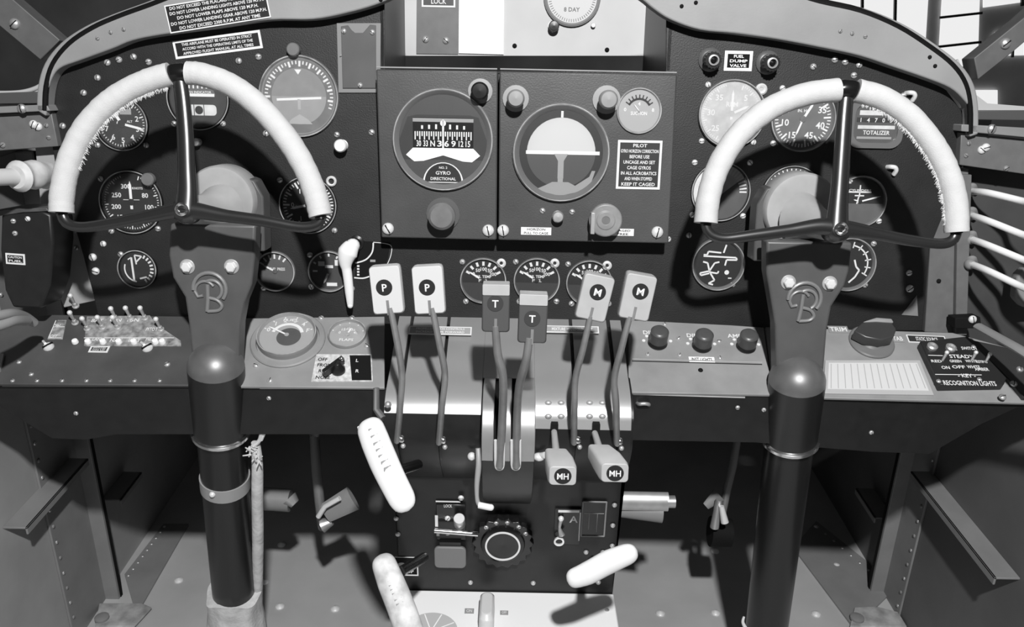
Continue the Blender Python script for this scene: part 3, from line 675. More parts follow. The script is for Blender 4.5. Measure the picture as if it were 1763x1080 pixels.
for x, y, s in ((1222, 103, 'left of the tiny white placard'), (1321, 108, 'right of the tiny white placard')):
    T = Thing('lamp_dimmer', 'black ribbed lamp dimmer above the right-hand wheel, ' + s, 'knob', PANEL, x, y)
    b = T.mb(); b.lathe([(20, 0), (20, 3), (17, 5), (14, 6), (13, 16)], mat('flange_dark', .09, .3), n=30); b.build('base', T)
    b = T.mb(); P = [((13 + (i % 2) * 1.5) * math.cos(2 * PI * i / 32), -2 + (13 + (i % 2) * 1.5) * math.sin(2 * PI * i / 32)) for i in range(32)]; b.prism(P, 14, 30, KNOB)
    b.lathe_open([(9, 29), (9, 33), (6.5, 34), (6, 29)], STEEL, c=(0, -2), n=22); b.lathe([(4.5, 30), (4.5, 33), (0, 35)], BLACKG, c=(0, -2), n=14); b.build('cap', T)
placard(1271, 105, 48, 33, ['FUEL', 'DUMP', 'VALVE'], 'tiny white placard with dark corners between the two dimmer knobs', PANEL, bg=MATTE, fg=PAPER, border=5, widths=[.45, .8, .75])
for x, y, lab in ((1533, 292, 'white hook on the panel right of the right-hand spoke'), (1565, 165, 'small bright catch on the panel above the right end of the right-hand wheel')):
    T = Thing('hook', lab, 'hook', PANEL, x, y); b = T.mb(); b.tube(spl([(-6, 4, 0), (-3, 5, 8), (3, 4, 10), (6, -1, 9), (5, -8, 4)]), 4, BOLTM, n=10); b.build('hook_body', T)

# ------------------------------------------------------------------ white crank handle with placard
T = Thing('hand_crank', 'white tapered crank handle hanging on the panel left of the white P levers', 'handle', PANEL, 614, 418)
b = T.mb(); b.lathe([(13, 0), (13, 4), (9, 6), (9, 26)], KNOB, n=24); b.build('boss', T)
b = T.mb(); b.sph((-1, 0, 30), 12, WHITE)
L0 = [(-1, 2, 32), (-10, -14, 34), (-13, -30, 34), (-11, -48, 33), (-9, -75, 32), (-8, -104, 31)]
b.tube(spl(L0), [12, 17, 13, 8.5, 8, 7.5, 5], WHITE, n=16, flat=.8); b.sph((-8, -104, 31), 5, WHITE); b.build('arm', T)
T = Thing('crank_placard', 'black plate outlined by a thin white curved line right of the white crank', 'placard', PANEL, 650, 455)
b = T.mb(); b.prism(T.poly([(622, 415), (672, 418), (668, 445), (655, 480), (612, 480), (612, 455)]), 0, 1, MATTE)
def pl(pts, w=2.4):
    P = [T.l(*q) for q in pts]; P = [(v.x, v.y) for v in spl([(x, y, 0) for x, y in P], 4)]
    for i in range(len(P) - 1): b.line(P[i], P[i + 1], w, 1.4, MARK)
pl([(643, 418), (641, 434), (630, 447), (612, 453)]); pl([(643, 417), (662, 419), (674, 424), (673, 440), (667, 455)], 1.2); pl([(610, 478), (625, 479), (636, 476)])
for i in range(4): b.rect(*T.l(617, 458 + i * 5), 4, 3, 1.4, MARK)
b.rect(*T.l(642, 449), 9, 4, 1.4, MARKG); b.build('plate', T)

# ------------------------------------------------------------------ shelf (lower subpanel)
def shelf(label, pts, m, z0=-.004):
    T, b = board('subpanel_shelf', SHELF, pts, z0, 0, m, label=label, cat='shelf'); b.build('sheet', T, bevel=.0008); return T
S1 = shelf('grey sloping shelf at far left, painted in shade tone, carrying the toggle switches', [(-160, 575), (30, 548), (90, 542), (330, 545), (345, 664), (-150, 660)], SHELFD)
S2 = shelf('grey sloping shelf between the left column and the lever pedestal, with two oval-looking dials', [(333, 545), (440, 548), (662, 545), (662, 668), (348, 665)], SHELFM)
S3 = shelf('grey sloping shelf right of the lever pedestal with three round knobs', [(1082, 551), (1260, 560), (1315, 564), (1330, 680), (1082, 676)], SHELFM)
S4 = shelf('grey sloping shelf at far right holding the card and black switch box', [(1318, 563), (1640, 573), (1890, 640), (1884, 697), (1333, 683)], SHELFM)
for x in (22, 64, 107, 149, 190, 232, 275): screw(S1, x, 656, 3.6, ALU, name='rivet')
for x, y in ((33, 624), (54, 645)): screw(S1, x, y, 4, STEEL)
screw(S1, 288, 628, 5, STEEL)
screw(S2, 465, 656, 5, STEEL)
for x, y in ((1145, 559), (1168, 583), (1238, 588), (1115, 611), (1170, 612), (1240, 617), (1206, 638)): screw(S3, x, y, 4.2, STEEL if y != 638 else MATTE)
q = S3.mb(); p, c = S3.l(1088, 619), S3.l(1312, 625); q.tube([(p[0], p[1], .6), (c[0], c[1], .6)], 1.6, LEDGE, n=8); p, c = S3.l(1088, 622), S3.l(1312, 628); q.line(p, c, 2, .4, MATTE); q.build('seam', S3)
# fascia below the shelf
T, b = board('lower_fascia', FASC, [(-150, 660), (640, 664), (662, 672), (1082, 676), (1884, 696), (1750, 702), (1690, 730), (1600, 782), (1500, 778), (1300, 762), (1090, 758), (1060, 750), (660, 748), (200, 748), (150, 757), (90, 755), (0, 700), (-150, 668)], -.006, 0, BLACK,
             label='long black fascia hanging below the sloping shelves with tapered ends', cat='panel')
b.build('sheet', T)
for x, y in ((463, 686), (131, 712), (1500, 745), (1315, 706), (1270, 702)): screw(T, x, y, 4, STEEL)
# bright edge beads along the shelf front
for lab, a, c in (('thin bright bead on the front edge of the left-centre shelf', (448, 668), (640, 668)), ('thin bright bead on the front edge of the right-centre shelf', (1090, 678), (1282, 684)),
                  ('thin grey bead along the front edge of the far right shelf', (1412, 686), (1763, 694)), ('thin grey bead along the front edge of the far left shelf', (5, 664), (335, 664))):
    T = Thing('edge_bead', lab, 'trim', FASC, (a[0] + c[0]) / 2, (a[1] + c[1]) / 2)
    b = T.mb(); p, q = T.l(*a), T.l(*c); b.tube([(p[0], p[1], 1), (q[0], q[1], 1)], 1.8, ALU if '-centre' in lab else FRAMEM, n=8); b.build('bead', T)

gauge('fuel_level_gauge', 495, 582, 51, 'larger oval-looking dial in a wide ring on the left-centre shelf', comb(lambda d, R: d.band(R * .5, R * .62, -75, 75, d.z, MARK), arc_ticks(6, -70, 70, ['0', '1', '2', '3', '4', 'F'], h=9, rr=.78, w=2), word('FUEL', 0, 36, 6, w=26), lambda d, R: d.disc(R * .45, d.z - .1, mat('dial_dark_grey', .05, .5), c=(4, -4))), SHELF, needles=[(-62, 40, 0, 3)], face=mat('dial_mid', .33, .5), bez=mat('bezel_pale', .25, .4), bw=5, rim=12, screws=[(441, 630), (553, 548)], deep=7, gl=GL1)
T = Thing('mounting_ring', 'wide flat ring around the larger dial on the left-centre shelf', 'ring', SHELF, 492, 590)
b = T.mb(); b.lathe_open([(64, 0), (64, 3), (62, 5), (54, 5), (53, 0)], SHELFM, c=(3, 5), n=48); b.build('ring', T)
gauge('flap_gauge', 598, 577, 33, 'smaller oval-looking dial right of the larger one on the left-centre shelf', comb(lambda d, R: d.band(R * .55, R * .75, -80, 80, d.z, MARKG), arc_ticks(5, -70, 70, ['0', '15', '25', '35', '45'], h=6, rr=.5, w=2), word('FLAPS', 0, -12, 6, w=24)), SHELF, face=mat('dial_mid', .33, .5), bez=mat('bezel_pale', .25, .4), bw=3, rim=6, screws=[(606, 548), (632, 596)], gl=GL1, needles=[(20, 16, 4, 3)])
T = Thing('fuel_selector', 'black pointer switch on a bright white-bordered legend plate, left-centre shelf', 'switch', SHELF, 590, 634)
b = T.mb(); b.prism(T.poly([(545, 611), (640, 611), (642, 658), (536, 658)]), 0, 1.4, mat('legend_plate', .55, .5, noise=.3, scale=200)); b.prism(T.poly([(602, 613), (638, 613), (640, 656), (606, 656)]), 1.4, 1.7, MATTE)
for i, (t, x, y) in enumerate((('OFF', 556, 620), ('FRONT', 562, 630), ('REAR', 560, 640), ('NOSE', 556, 651), ('L', 615, 622), ('R', 615, 640))): c = T.l(x, y); b.text(t, c[0], c[1], 7, 2, MATTE if x < 600 else MARK)
b.build('legend_plate', T)
b = T.mb(); c = T.l(583, 640); b.lathe([(12, 1), (12, 8), (8, 14), (6, 22), (0, 24)], KNOB, c=(c[0], c[1], 0), n=20)
b.prism([(c[0] - 24, c[1] - 14), (c[0] - 18, c[1] - 20), (c[0] + 10, c[1] + 14), (c[0] + 4, c[1] + 20)], 8, 20, KNOB); b.sph((c[0] + 6, c[1] + 10, 22), 4, CHROME); b.build('pointer_knob', T, bevel=.0006)

# toggle switch bank
TS = Thing('switch_legend_plate', 'pale legend plate under the rows of toggle switches on the far left shelf', 'plate', SHELF, 210, 578)
b = TS.mb(); b.prism(TS.poly([(150, 546), (258, 544), (270, 560), (312, 588), (312, 597), (145, 597)]), 0, 1.2, mat('legend_grey', .26, .5, noise=.6, scale=120))
b.prism(TS.poly([(100, 552), (115, 552), (108, 585), (82, 585)]), 0, 1.2, mat('legend_grey', .26, .5, noise=.6, scale=120))
for i, (x, y, t) in enumerate([(170, 585, 'LAND'), (200, 587, 'NAV'), (232, 587, 'INST'), (262, 585, 'HEAT'), (168, 553, 'BAT'), (200, 552, 'GEN'), (230, 552, 'IGN'), (98, 562, 'ON'), (93, 580, 'OFF'), (262, 568, 'PITOT')]):
    c = TS.l(x, y); b.text(t, c[0], c[1], 8, 1.6, MARK, w=20 if x > 110 else 12)
for x0, y0, x1, y1 in ((145, 583, 300, 583), (97, 553, 84, 583), (84, 583, 106, 583), (98, 564, 112, 564)):
    p, q = TS.l(x0, y0), TS.l(x1, y1); b.line(p, q, 1.6, 1.6, MARK)
b.build('plate', TS)
tog = [(128, 520, 'uppermost lone toggle at the left end'), (127, 549, 'lone toggle below the topmost one'), (148, 559, 'first in the middle row'), (174, 557, 'second in the middle row'), (200, 557, 'third in the middle row'),
       (197, 542, 'leftmost toggle of the back row'), (222, 541, 'middle toggle of the back row'), (247, 541, 'rightmost toggle of the back row'), (274, 560, 'alone at the right end')]
for x, y, lab in tog:
    T = Thing('toggle_switch', 'small bright toggle switch in the far left bank, ' + lab, 'switch', SHELF.off(.0008), x + 3, y + 8, group='toggle switches on the far left shelf')
    b = T.mb(); b.lathe([(6, 0), (6, 2), (4, 3), (3.5, 8)], STEEL, n=12); b.build('bushing', T)
    b = T.mb(); b.tube([(0, 0, 6), (-3, 3, 22)], [2, 3.4], ALU, n=10); b.sph((-3, 3, 23), 4.4, BOLTM, n=10); b.build('lever', T)
for i, x in enumerate((130, 152, 178, 205, 231, 256, 280)):
    T = Thing('breaker_button', 'white round button in the front row of the toggle bank, number %s from left' % ['one', 'two', 'three', 'four', 'five', 'six', 'seven'][i], 'button', SHELF.off(.0008), x + (12 if i == 5 else 0), 590, group='front row of white buttons')
    b = T.mb(); b.lathe([(5.5, 0), (5.5, 3), (4.5, 6), (0, 7)], PAPER, n=14); b.build('cap', T)
for x, y, s in ((84, 598, 'left'), (254, 600, 'right')):
    T = Thing('quarter_turn_fastener', 'bright slotted wing fastener on the far left shelf, %s of the small placard' % s, 'fastener', SHELF, x, y)
    b = T.mb(); b.lathe([(9, 0), (9, 2), (7, 5), (0, 6)], BOLTM, n=18); b.box(-9, 9, -1.6, 1.6, 5, 6.6, MATTE, Matrix.Rotation(.8, 4, 'Z')); b.tube([(-14, 12, 2), (-6, 4, 5)], 2.2, BOLTM, n=8); b.build('wing', T)
placard(171, 602, 33, 15, ['SWITCHES', 'ON UP'], 'tiny white-bordered placard in front of the toggle bank', SHELF, border=3, bg=SHELFD, widths=[.8, .8])

# three knobs right of the pedestal
for x, y, lab in ((1132, 582, 'nearest the pedestal'), (1208, 587, 'middle of the three'), (1284, 588, 'nearest the right column')):
    T = Thing('rheostat', 'round dark rheostat knob on the right-centre shelf, ' + lab, 'knob', SHELF, x, y + 10, group='three round knobs right of the pedestal')
    b = T.mb(); b.lathe([(16, 0), (17, 3), (14, 8), (14, 9)], KNOB, n=26)
    for a in (-75, -45, 75): p = pol(24, a); b.lathe([(3, 0), (3, 1), (0, 1)], MARK, c=(p[0], p[1], 0), n=10)
    b.build('skirt', T)
    b = T.mb(); b.lathe([(15, 8), (16, 10), (15.5, 30), (13, 33), (10, 34), (0, 34)], mat('knob_mid', .07, .35), n=28); b.build('cap', T)
    c = T.mb(); c.text('AMPS' if x > 1250 else 'DIM', -12, 26, 9, .6, MARK); c.build('legend', T)
placard(1208, 620, 44, 12, ['INST LIGHTS'], 'torn bright strip placard below the middle rheostat knob', SHELF, border=0, bg=PAPER, fg=MATTE, widths=[.8])
T = Thing('rotary_selector', 'large dark pointed selector knob on the far right shelf', 'knob', SHELF, 1500, 590)
b = T.mb(); b.lathe([(38, 0), (38, 3), (36, 5), (22, 6), (18, 10)], mat('selector_base', .16, .4), n=36); b.build('base', T)
b = T.mb(); b.prism([(-38, 0), (-20, 20), (8, 30), (32, 28), (36, 6), (26, -12), (2, -20), (-22, -14)], 8, 28, mat('knob_dark', .045, .35)); b.prism([(-18, 20), (8, 31), (34, 29), (35, 20), (6, 22)], 26, 31, LEDGE); b.build('pointer_knob', T, bevel=.0016)  # pale strip on the knob paints its top highlight
for x, y, t, lab in ((1443, 568, 'TRIM', 'small white lettered tab at the upper left of the selector knob'), (1545, 584, 'TAB', 'small round white tab right of the selector knob')):
    placard(x, y, 34 if x < 1500 else 20, 16, [t], lab, SHELF, border=0, bg=SHELFM, fg=MARK, widths=[.85])
placard(1595, 585, 66, 18, ['STATIC SOURCE'], 'thin white-bordered tilted placard behind the black switch box', SHELF, rot=-2, border=2, bg=mat('placard_dark', .03, .4), widths=[.6])
# card holder
T, b = board('card_holder', SHELF, [(1420, 622), (1583, 622), (1607, 682), (1417, 679)], 0, .002, mat('card_frame', .42, .5), label='flat pale holder with a ruled paper card on the far right shelf', cat='card holder')
b.build('frame', T, bevel=.0004)
b = T.mb(); z = .002 / T.k; b.prism(T.poly([(1426, 627), (1578, 627), (1598, 675), (1424, 672)]), z, z + .5, mat('card_paper', .6, .6))
for i in range(14):
    f = i / 13; p, q = T.l(1430 + 146 * f, 629), T.l(1430 + 162 * f, 671); b.line(p, q, 1.2, z + .8, mat('ruling', .38, .6))
b.build('ruled_card', T)
# recognition lights box
T, b = board('switch_box', SHELF, [(1578, 599), (1660, 590), (1726, 662), (1722, 672), (1613, 674)], 0, .012, mat('switch_box_paint', .018, .4), label='black recognition lights switch box with white lettering on the far right shelf', cat='switch box')
b.build('case', T, bevel=.0012)
b = T.mb(); z = .012 / T.k + .3; BP = SHELF.off(.012)
def sl(x, y): v = T.inv @ BP.hit(x, y); return (v.x / T.k, v.y / T.k)
for t, x, y, h, w in (('RECOGNITION LIGHTS', 1669, 664, 10, 88), ('- KEY -', 1664, 651, 8, 30), ('ON', 1628, 637, 7, 14), ('OFF', 1650, 636, 7, 22), ('WHITE', 1676, 636, 7, 22), ('AMBER', 1690, 640, 7, 24), ('STEADY', 1655, 618, 8, 42), ('RED', 1612, 626, 6, 18), ('GREEN', 1645, 626, 6, 20), ('WHITE', 1672, 626, 6, 20), ('KEYING', 1690, 627, 6, 18), ('CODE', 1637, 605, 6, 20), ('SWITCH', 1668, 604, 7, 26)):
    c = sl(x, y - 4); b.text(t, c[0], c[1], h, z, MARK, w=w)
for a, c_ in (((1598, 612), (1630, 613)), ((1610, 645), (1690, 646))): b.line(sl(*a), sl(*c_), 1.5, z, MARK)
b.build('lettering', T)
for x, y in ((1622, 622), (1672, 622), (1696, 625)):
    c = sl(x, y); b = T.mb(); b.tube([(c[0], c[1], z), (c[0] + 6, c[1] + 8, z + 13)], [2, 3], ALU, n=10); b.sph((c[0] + 6, c[1] + 8, z + 13), 3.6, BOLTM, n=10); b.build('toggle_lever', T)
for x, y in ((1604, 599), (1636, 601)):
    c = sl(x, y); b = T.mb(); b.lathe([(9, z), (9, z + 5), (6, z + 7), (5, z + 5), (0, z + 5)], ALU, c=(c[0], c[1], 0), n=16); b.build('key_button', T)
for x, y in ((1616, 657), (1686, 654), (1676, 598)):
    c = sl(x, y); o = bpy.data.objects.new('screw', dome_mesh(STEEL)); C.objects.link(o); o.parent = T.o; o.matrix_local = Matrix.Translation((c[0] * T.k, c[1] * T.k, z * T.k)) @ Matrix.Scale(4 * T.k, 4)
T, b = board('side_rail', SHELF, [(1666, 590), (1760, 610), (1800, 660), (1800, 690), (1758, 690), (1735, 660)], 0, .006, mat('rail_paint', .03, .5), label='dark sloping side rail at the far right end of the shelf', cat='rail')
b.build('rail', T, bevel=.001)
for x, y in ((1752, 642), (1741, 667), (1722, 690)): screw(T, x, y, 6, ALU, z=.006 / T.k)

# ------------------------------------------------------------------ pedestal with lever quadrant
PXW = .149
def pedestal():
    T = Thing('control_pedestal', 'central pedestal with rounded grey lever quadrant and black front', 'pedestal', pos=(0, .95, 0))
    def rows(L, sub=5): return [(v.x, v.y) for v in spl([(Y, aty(881, py, Y).z, 0) for py, Y in L], sub)]
    slope = rows([(548, 1.013), (600, .955), (640, .918), (664, .894), (682, .879), (700, .868), (716, .8615)])
    lowr = rows([(716, .8615), (745, .857), (772, .857), (800, .875), (824, .918)], 4)
    off = lambda L, d: [(y + d, z - d * .8) for y, z in L]
    yz = off(slope + lowr[1:], .008) + [(PA.y + .002, PA.z), (PB.y, PB.z), (PB.y, 0), (1.1, 0), (1.1, .6)]
    def prof(pts, x0, x1, m, q):
        n = len(pts); vs = [(x0, y, z) for y, z in pts] + [(x1, y, z) for y, z in pts]
        fs = [tuple(range(n)), tuple(range(2 * n - 1, n - 1, -1))] + [(i, n + i, n + (i + 1) % n, (i + 1) % n) for i in range(n)]
        q.add(vs, fs, m)
    q = T.w(); prof(yz, -PXW + .002, PXW - .004, BLACK, q); q.build('body', T)
    X = lambda px, py=690: (aty(px, py, .87).x)
    grey_l = slope; grey_r = slope + rows([(716, .8615), (738, .8572)], 3)[1:]; top = grey_r
    segs = [(662, 685, 0), (691, 755, 0), (761, 829, 0), (921, 988, 1), (994, 1060, 1), (1067, 1088, 1)]
    SL = mat('quadrant_slope_paint', .30, .45, noise=.12, scale=16)
    for a, b_, r in segs:
        L = grey_r if r else grey_l
        q = T.w(); prof(L + off(L, .007)[::-1], X(a), X(b_), HUMP, q); q.build('quadrant_cover', T, bevel=.0005)
        K = rows([(738, .8572), (772, .857), (800, .875), (824, .918)], 4) if r else lowr
        q = T.w(); prof(K + off(K, .007)[::-1], X(a), X(b_), BLACK, q); q.build('lower_cover', T)
    q = T.w(); L = rows([(548, 1.013), (600, .955), (640, .918), (652, .906)]); prof(L + off(L, .007)[::-1], X(829), X(921), HUMP, q); q.build('centre_cover', T, bevel=.0005)
    dl = rows([(650, .905), (668, .872), (690, .850), (712, .836), (740, .826), (770, .822), (795, .826)], 4)
    dk = rows([(795, .826), (825, .838), (855, .865), (868, .93)], 4)
    for a, b_ in ((832, 852), (867, 881), (896, 921)):
        q = T.w(); prof(dl + [(.93, dl[-1][1]), (.95, .57)], X(a), X(b_), DRUM, q); q.build('drum_rib', T, bevel=.0008)
    q = T.w(); prof(dk + [(.94, dk[0][1])], X(832), X(921), BLACK, q); q.build('drum_base', T, bevel=.0008)
    q = T.w(); prof(off(dl, .012) + [(.94, dl[-1][1]), (.95, .56)], X(832) + .002, X(921) - .002, MATTE, q); q.build('drum_core', T)
    # rivets beside the heat levers
    for cx in (955, 1026):
        for dx, dy in ((-11, 694), (11, 694), (-11, 717), (11, 717)):
            r = ray(cx + dx, dy + 0); P = CAM + r * 1.0
            best = None
            for i in range(len(top) - 1):       # intersect ray with cover profile
                y0, z0 = top[i]; y1, z1 = top[i + 1]
                den = r.y * (z1 - z0) - r.z * (y1 - y0)
                if abs(den) < 1e-9: continue
                s = ((-(CAM.y) + y0) * (z1 - z0) - (z0 - CAM.z) * -1 * 0 - ((z0 - CAM.z)) * (y1 - y0)) / den
                h = CAM + r * s
                if min(y0, y1) - 1e-6 <= h.y <= max(y0, y1) + 1e-6 and min(z0, z1) - 1e-6 <= h.z <= max(z0, z1) + 1e-6: best = h; break
            if best:
                w = T.w(); w.sph(best, .0042, STEEL, n=10, sq=(1, .7, .7)); w.build('rivet', T)
    return T
PED = pedestal()
def hump_pt(px, py, lift=0.0):
    return at(px, py, .985 - lift)

def lever(name, label, px_block, tb, block, letter, arm, m, arm_r=.0036, cat='lever', topm=None, tilt=0, circ=(0, -6), group=None):
    base = at(*arm[-1])
    T = Thing(name, label, cat, pos=base, group=group)
    q = T.w(); q.tube(spl([at(*a) for a in arm], 6), [arm_r * .9, arm_r, arm_r, arm_r * 1.1], LEVER, n=10, flat=1.7, ref=(0, 1, 0)); q.build('arm', T)
    P = Plane(at(px_block[0], px_block[1], tb), (1, 0, 0), (0, math.sin(R8), math.cos(R8)))
    k = tb / FPX; w, h, d = block
    L = T.inv @ P.mat(P.o) @ Matrix.Rotation(math.radians(-tilt), 4, 'Z')
    b = MB(1.0, L @ Matrix.Scale(k, 4))
    sec = [(0, .86), (.12, .97), (.8, 1), (1, .94)]
    rings = []
    for f, s in sec:
        z = -d / 2 + d * f; rings.append([(x * s, y * (s if y < 0 else 1), z) for x, y in rrect(-w / 2, w / 2, -h / 2, h / 2, 6, 3)])
    b.loft(rings, m); kb = b.build('knob', T, bevel=.0008)
    if topm:
        t = MB(1.0, L @ Matrix.Scale(k, 4)); t.prism(rrect(-w / 2 + 1, w / 2 - 1, h / 2 - 18, h / 2 + 1, 2), -d / 2, d / 2 + 1.5, topm); t.build('knob_top', T, bevel=.0004, label='pale top end of the knob')
    b = MB(1.0, L @ Matrix.Scale(k, 4)); cy = circ[1]
    b.lathe([(14, d / 2 - .5), (14, d / 2 + .9), (0, d / 2 + .9)], mat('disc_dark', .02, .4) if not topm else mat('disc_throttle', .045, .4), c=(circ[0], -cy, 0), n=24)
    b.text(letter, circ[0], -cy, 13 if len(letter) < 2 else 10, d / 2 + 1.4, MARK, w=None if len(letter) < 2 else 19)
    b.build('letter_disc', T)
    s = MB(1.0, L @ Matrix.Scale(k, 4)); s.box(-2.4, 2.4, -h / 2 - 1, cy - 10 if False else -h * .2, d / 2 - .2, d / 2 + .6, LEVER); s.build('slot', T)
    return T
lever('propeller_lever', 'left of the two white block levers marked P', (667, 498), .90, (54, 84, 26), 'P', [(672, 530, .90), (684, 590, .905), (692, 645, .925), (689, 700, .935), (684, 757, .975)], mat('white_plastic', .6, .4), tilt=-5, circ=(-3, -6), group=None)
lever('propeller_lever', 'right of the two white block levers marked P', (739, 498), .90, (54, 84, 26), 'P', [(744, 530, .90), (756, 590, .905), (766, 645, .925), (761, 700, .935), (756, 760, .975)], mat('white_plastic', .6, .4), tilt=-4, circ=(-2, -6))
lever('throttle_lever', 'left and higher of the two dark grey levers marked T', (854, 529), .86, (48, 84, 30), 'T', [(853, 560, .86), (857, 610, .87), (866, 650, .885), (865, 720, .925), (860, 800, .958)], THROT, topm=PALEK, tilt=0, circ=(-1, -10), arm_r=.0045)
lever('throttle_lever', 'right and lower of the two dark grey levers marked T', (917, 547), .84, (50, 86, 30), 'T', [(911, 580, .84), (906, 620, .85), (894, 665, .885), (890, 720, .925), (889, 800, .958)], THROT, topm=PALEK, tilt=1, circ=(-1, -2), arm_r=.0045)
lever('mixture_lever', 'left of the two grey block levers marked M', (1023, 511), .90, (54, 80, 30), 'M', [(1016, 545, .90), (1004, 600, .905), (991, 650, .925), (989, 700, .935), (988, 760, .975)], PALEK, tilt=11, circ=(2, -12))
lever('mixture_lever', 'right of the two grey block levers marked M', (1096, 510), .90, (54, 80, 30), 'M', [(1084, 545, .90), (1070, 600, .905), (1058, 650, .925), (1060, 700, .935), (1062, 762, .975)], PALEK, tilt=9, circ=(2, -12))
def heatlever(label, fx, fy, side, arm):
    base = at(*arm[0]); T = Thing('manifold_heat_lever', label, 'lever', pos=base)
    q = T.w(); q.tube([at(*a) for a in arm], [.0035, .0042], PALEK, n=10); q.build('arm', T)
    P = Plane(at(fx, fy, .86), (1, 0, 0), (0, math.sin(math.radians(12)), math.cos(math.radians(12)))); k = .86 / FPX
    L = T.inv @ P.mat(P.o) @ Matrix.Scale(k, 4); b = MB(1.0, L); rings = []
    w, h, D = 50, 36, 62
    for z, s, dx, dy in ((-D, .8, side[0], side[1]), (-D * .5, .97, side[0] * .5, side[1] * .5 + 2), (-8, 1, side[0] * .1, 1.5), (0, .92, 0, 0)):
        rings.append([(x * s + dx, y * s + dy, z) for x, y in rrect(-w / 2, w / 2, -h / 2, h / 2, 7, 3)])
    b.loft(rings, PALEK); b.build('knob', T, bevel=.0006)
    b = MB(1.0, L); b.lathe([(15, -.5), (15, .8), (0, .8)], mat('disc_dark', .02, .4), n=24, sy=.95); b.text('MH', 0, 0, 11, 1.4, MARK, w=20); b.build('letter_disc', T)
    return T
heatlever('left of the two short grey levers marked MH on the pedestal front', 969, 820, (-9, 14), [(954, 744, .965), (958, 785, .90)])
heatlever('right of the two short grey levers marked MH on the pedestal front', 1059, 815, (-22, 16), [(1024, 746, .965), (1036, 785, .90)])
for x, s in ((955, 'left'), (1027, 'right')):
    T = Thing('lever_slot', 'short black slot above the %s MH lever' % s, 'slot', pos=at(x, 745, .963)); q = T.w(); P = Plane(at(x, 742, .966), (1, 0, 0), (0, .15, 1)); b = MB(1.0, T.inv @ P.mat(P.o) @ Matrix.Scale(.95 / FPX, 4)); b.box(-6, 6, -10, 12, -14, 2, MATTE); b.build('slot_liner', T)
for x, y, s in ((692, 758, 'first from the left'), (764, 760, 'second from the left'), (996, 760, 'third from the left'), (1068, 762, 'last on the right')):
    T = Thing('lever_clevis', 'bright little clevis at the foot of a block lever, ' + s, 'fitting', pos=at(x, y, .955)); q = T.w()
    q.tube([at(x - 6, y - 30, .972), at(x - 6, y - 2, .974)], .0024, BOLTM, n=8); q.sph(at(x - 1, y - 2, .972), .0045, CHROME); q.sph(at(x + 2, y + 10, .976), .003, STEEL); q.build('pin', T)
for x, s in ((860, 'left'), (888, 'right')):
    T = Thing('slot_guard', 'bright U-shaped slot guard at the foot of the %s throttle lever' % s, 'fitting', pos=at(x, 800, .952)); q = T.w()
    q.tube(spl([at(x - 7, 758, .938), at(x - 7, 785, .948), at(x - 6, 804, .958), at(x, 808, .960), at(x + 6, 804, .958), at(x + 7, 785, .948), at(x + 7, 758, .938)], 3), .0017, BOLTM, n=8); q.build('guard', T)
placard(758, 570, 108, 19, ['PROPELLER PITCH CONTROLS', 'INCREASE R.P.M. FORWARD'], 'pale placard on the slope behind the white P levers', SHELF.off(.009), border=2, bg=mat('placard_pale', .34, .5), fg=mat('placard_ink', .75, .5), widths=[.8, .8])
placard(985, 568, 92, 16, ['MIXTURE MANIFOLD HEAT'], 'pale placard on the slope behind the grey M levers', SHELF.off(.009), border=2, bg=mat('placard_pale', .34, .5), fg=mat('placard_ink', .75, .5), widths=[.8])
T = Thing('friction_lock', 'slim metal friction lever with white foot left of the throttle drum', 'lever', pos=at(822, 800, .93)); q = T.w()
q.tube(spl([at(823, 772, .965), at(824, 800, .965), at(821, 835, .97), at(822, 862, .975), at(828, 872, .975)]), [.003, .0035, .0025, .003], STEEL, n=10); q.build('rod', T)
q = T.w(); q.tube([at(824, 870, .974), at(844, 874, .972)], .0038, WHITE, n=12); q.sph(at(845, 874, .972), .0038, WHITE); q.build('foot', T)
q = T.w(); q.sph(at(812, 786, .985), .005, BOLTM); q.build('pivot_screw', T)
T = Thing('thumb_nut', 'bright wing nut between the throttle drum and the left MH lever', 'fitting', pos=at(928, 787, .93)); q = T.w(); q.sph(at(928, 787, .985), .006, BOLTM, sq=(1.2, 1, .8)); q.tube([at(922, 787, .99), at(938, 784, .98)], .004, BOLTM); q.build('nut', T)

# ---- pedestal front fittings
def ped(name, label, cat, px, py): return Thing(name, label, cat, PEDF, px, py)
T = ped('trim_control', 'black scalloped trim wheel with a white ring on the pedestal front', 'wheel', 866, 925)
b = T.mb(); P = [((50 + 3 * math.cos(i * PI / 2)) * math.cos(2 * PI * i / 72), (50 + 3 * math.cos(i * PI / 2)) * math.sin(2 * PI * i / 72)) for i in range(72)]
b.prism(P, 4, 18, KNOB); b.lathe([(42, 0), (42, 5)], KNOB, n=30); b.build('wheel_rim', T, bevel=.001)
b = T.mb(); b.lathe([(38, 18), (36, 22), (30, 24), (20, 24), (0, 22)], BLACKG, n=36); b.build('hub', T)
b = T.mb(); b.lathe_open([(30, 23.5), (30, 25.5), (27, 25.5), (27, 23.5)], MARK, n=44); b.build('ring_marking', T)
for a in (-40, -15, 10, 38, 62): screw(T, 866 + 44 * math.sin(math.radians(a)), 925 - 36 * math.cos(math.radians(a)), 4, STEEL, z=17)
T = ped('bar_lock', 'chrome bar and post lock on the pedestal front left of the trim wheel', 'lock', 780, 900)
b = T.mb(); b.box(-28, 22, -34, 40, 0, 4, BLACKG); b.build('base_plate', T, bevel=.0006)
b = T.mb(); b.lathe([(10, 4), (10, 30), (9, 32), (0, 32)], ALU, c=(12, -4, 0), n=20, T=Matrix.Rotation(-1.0, 4, 'X')); b.build('post', T)
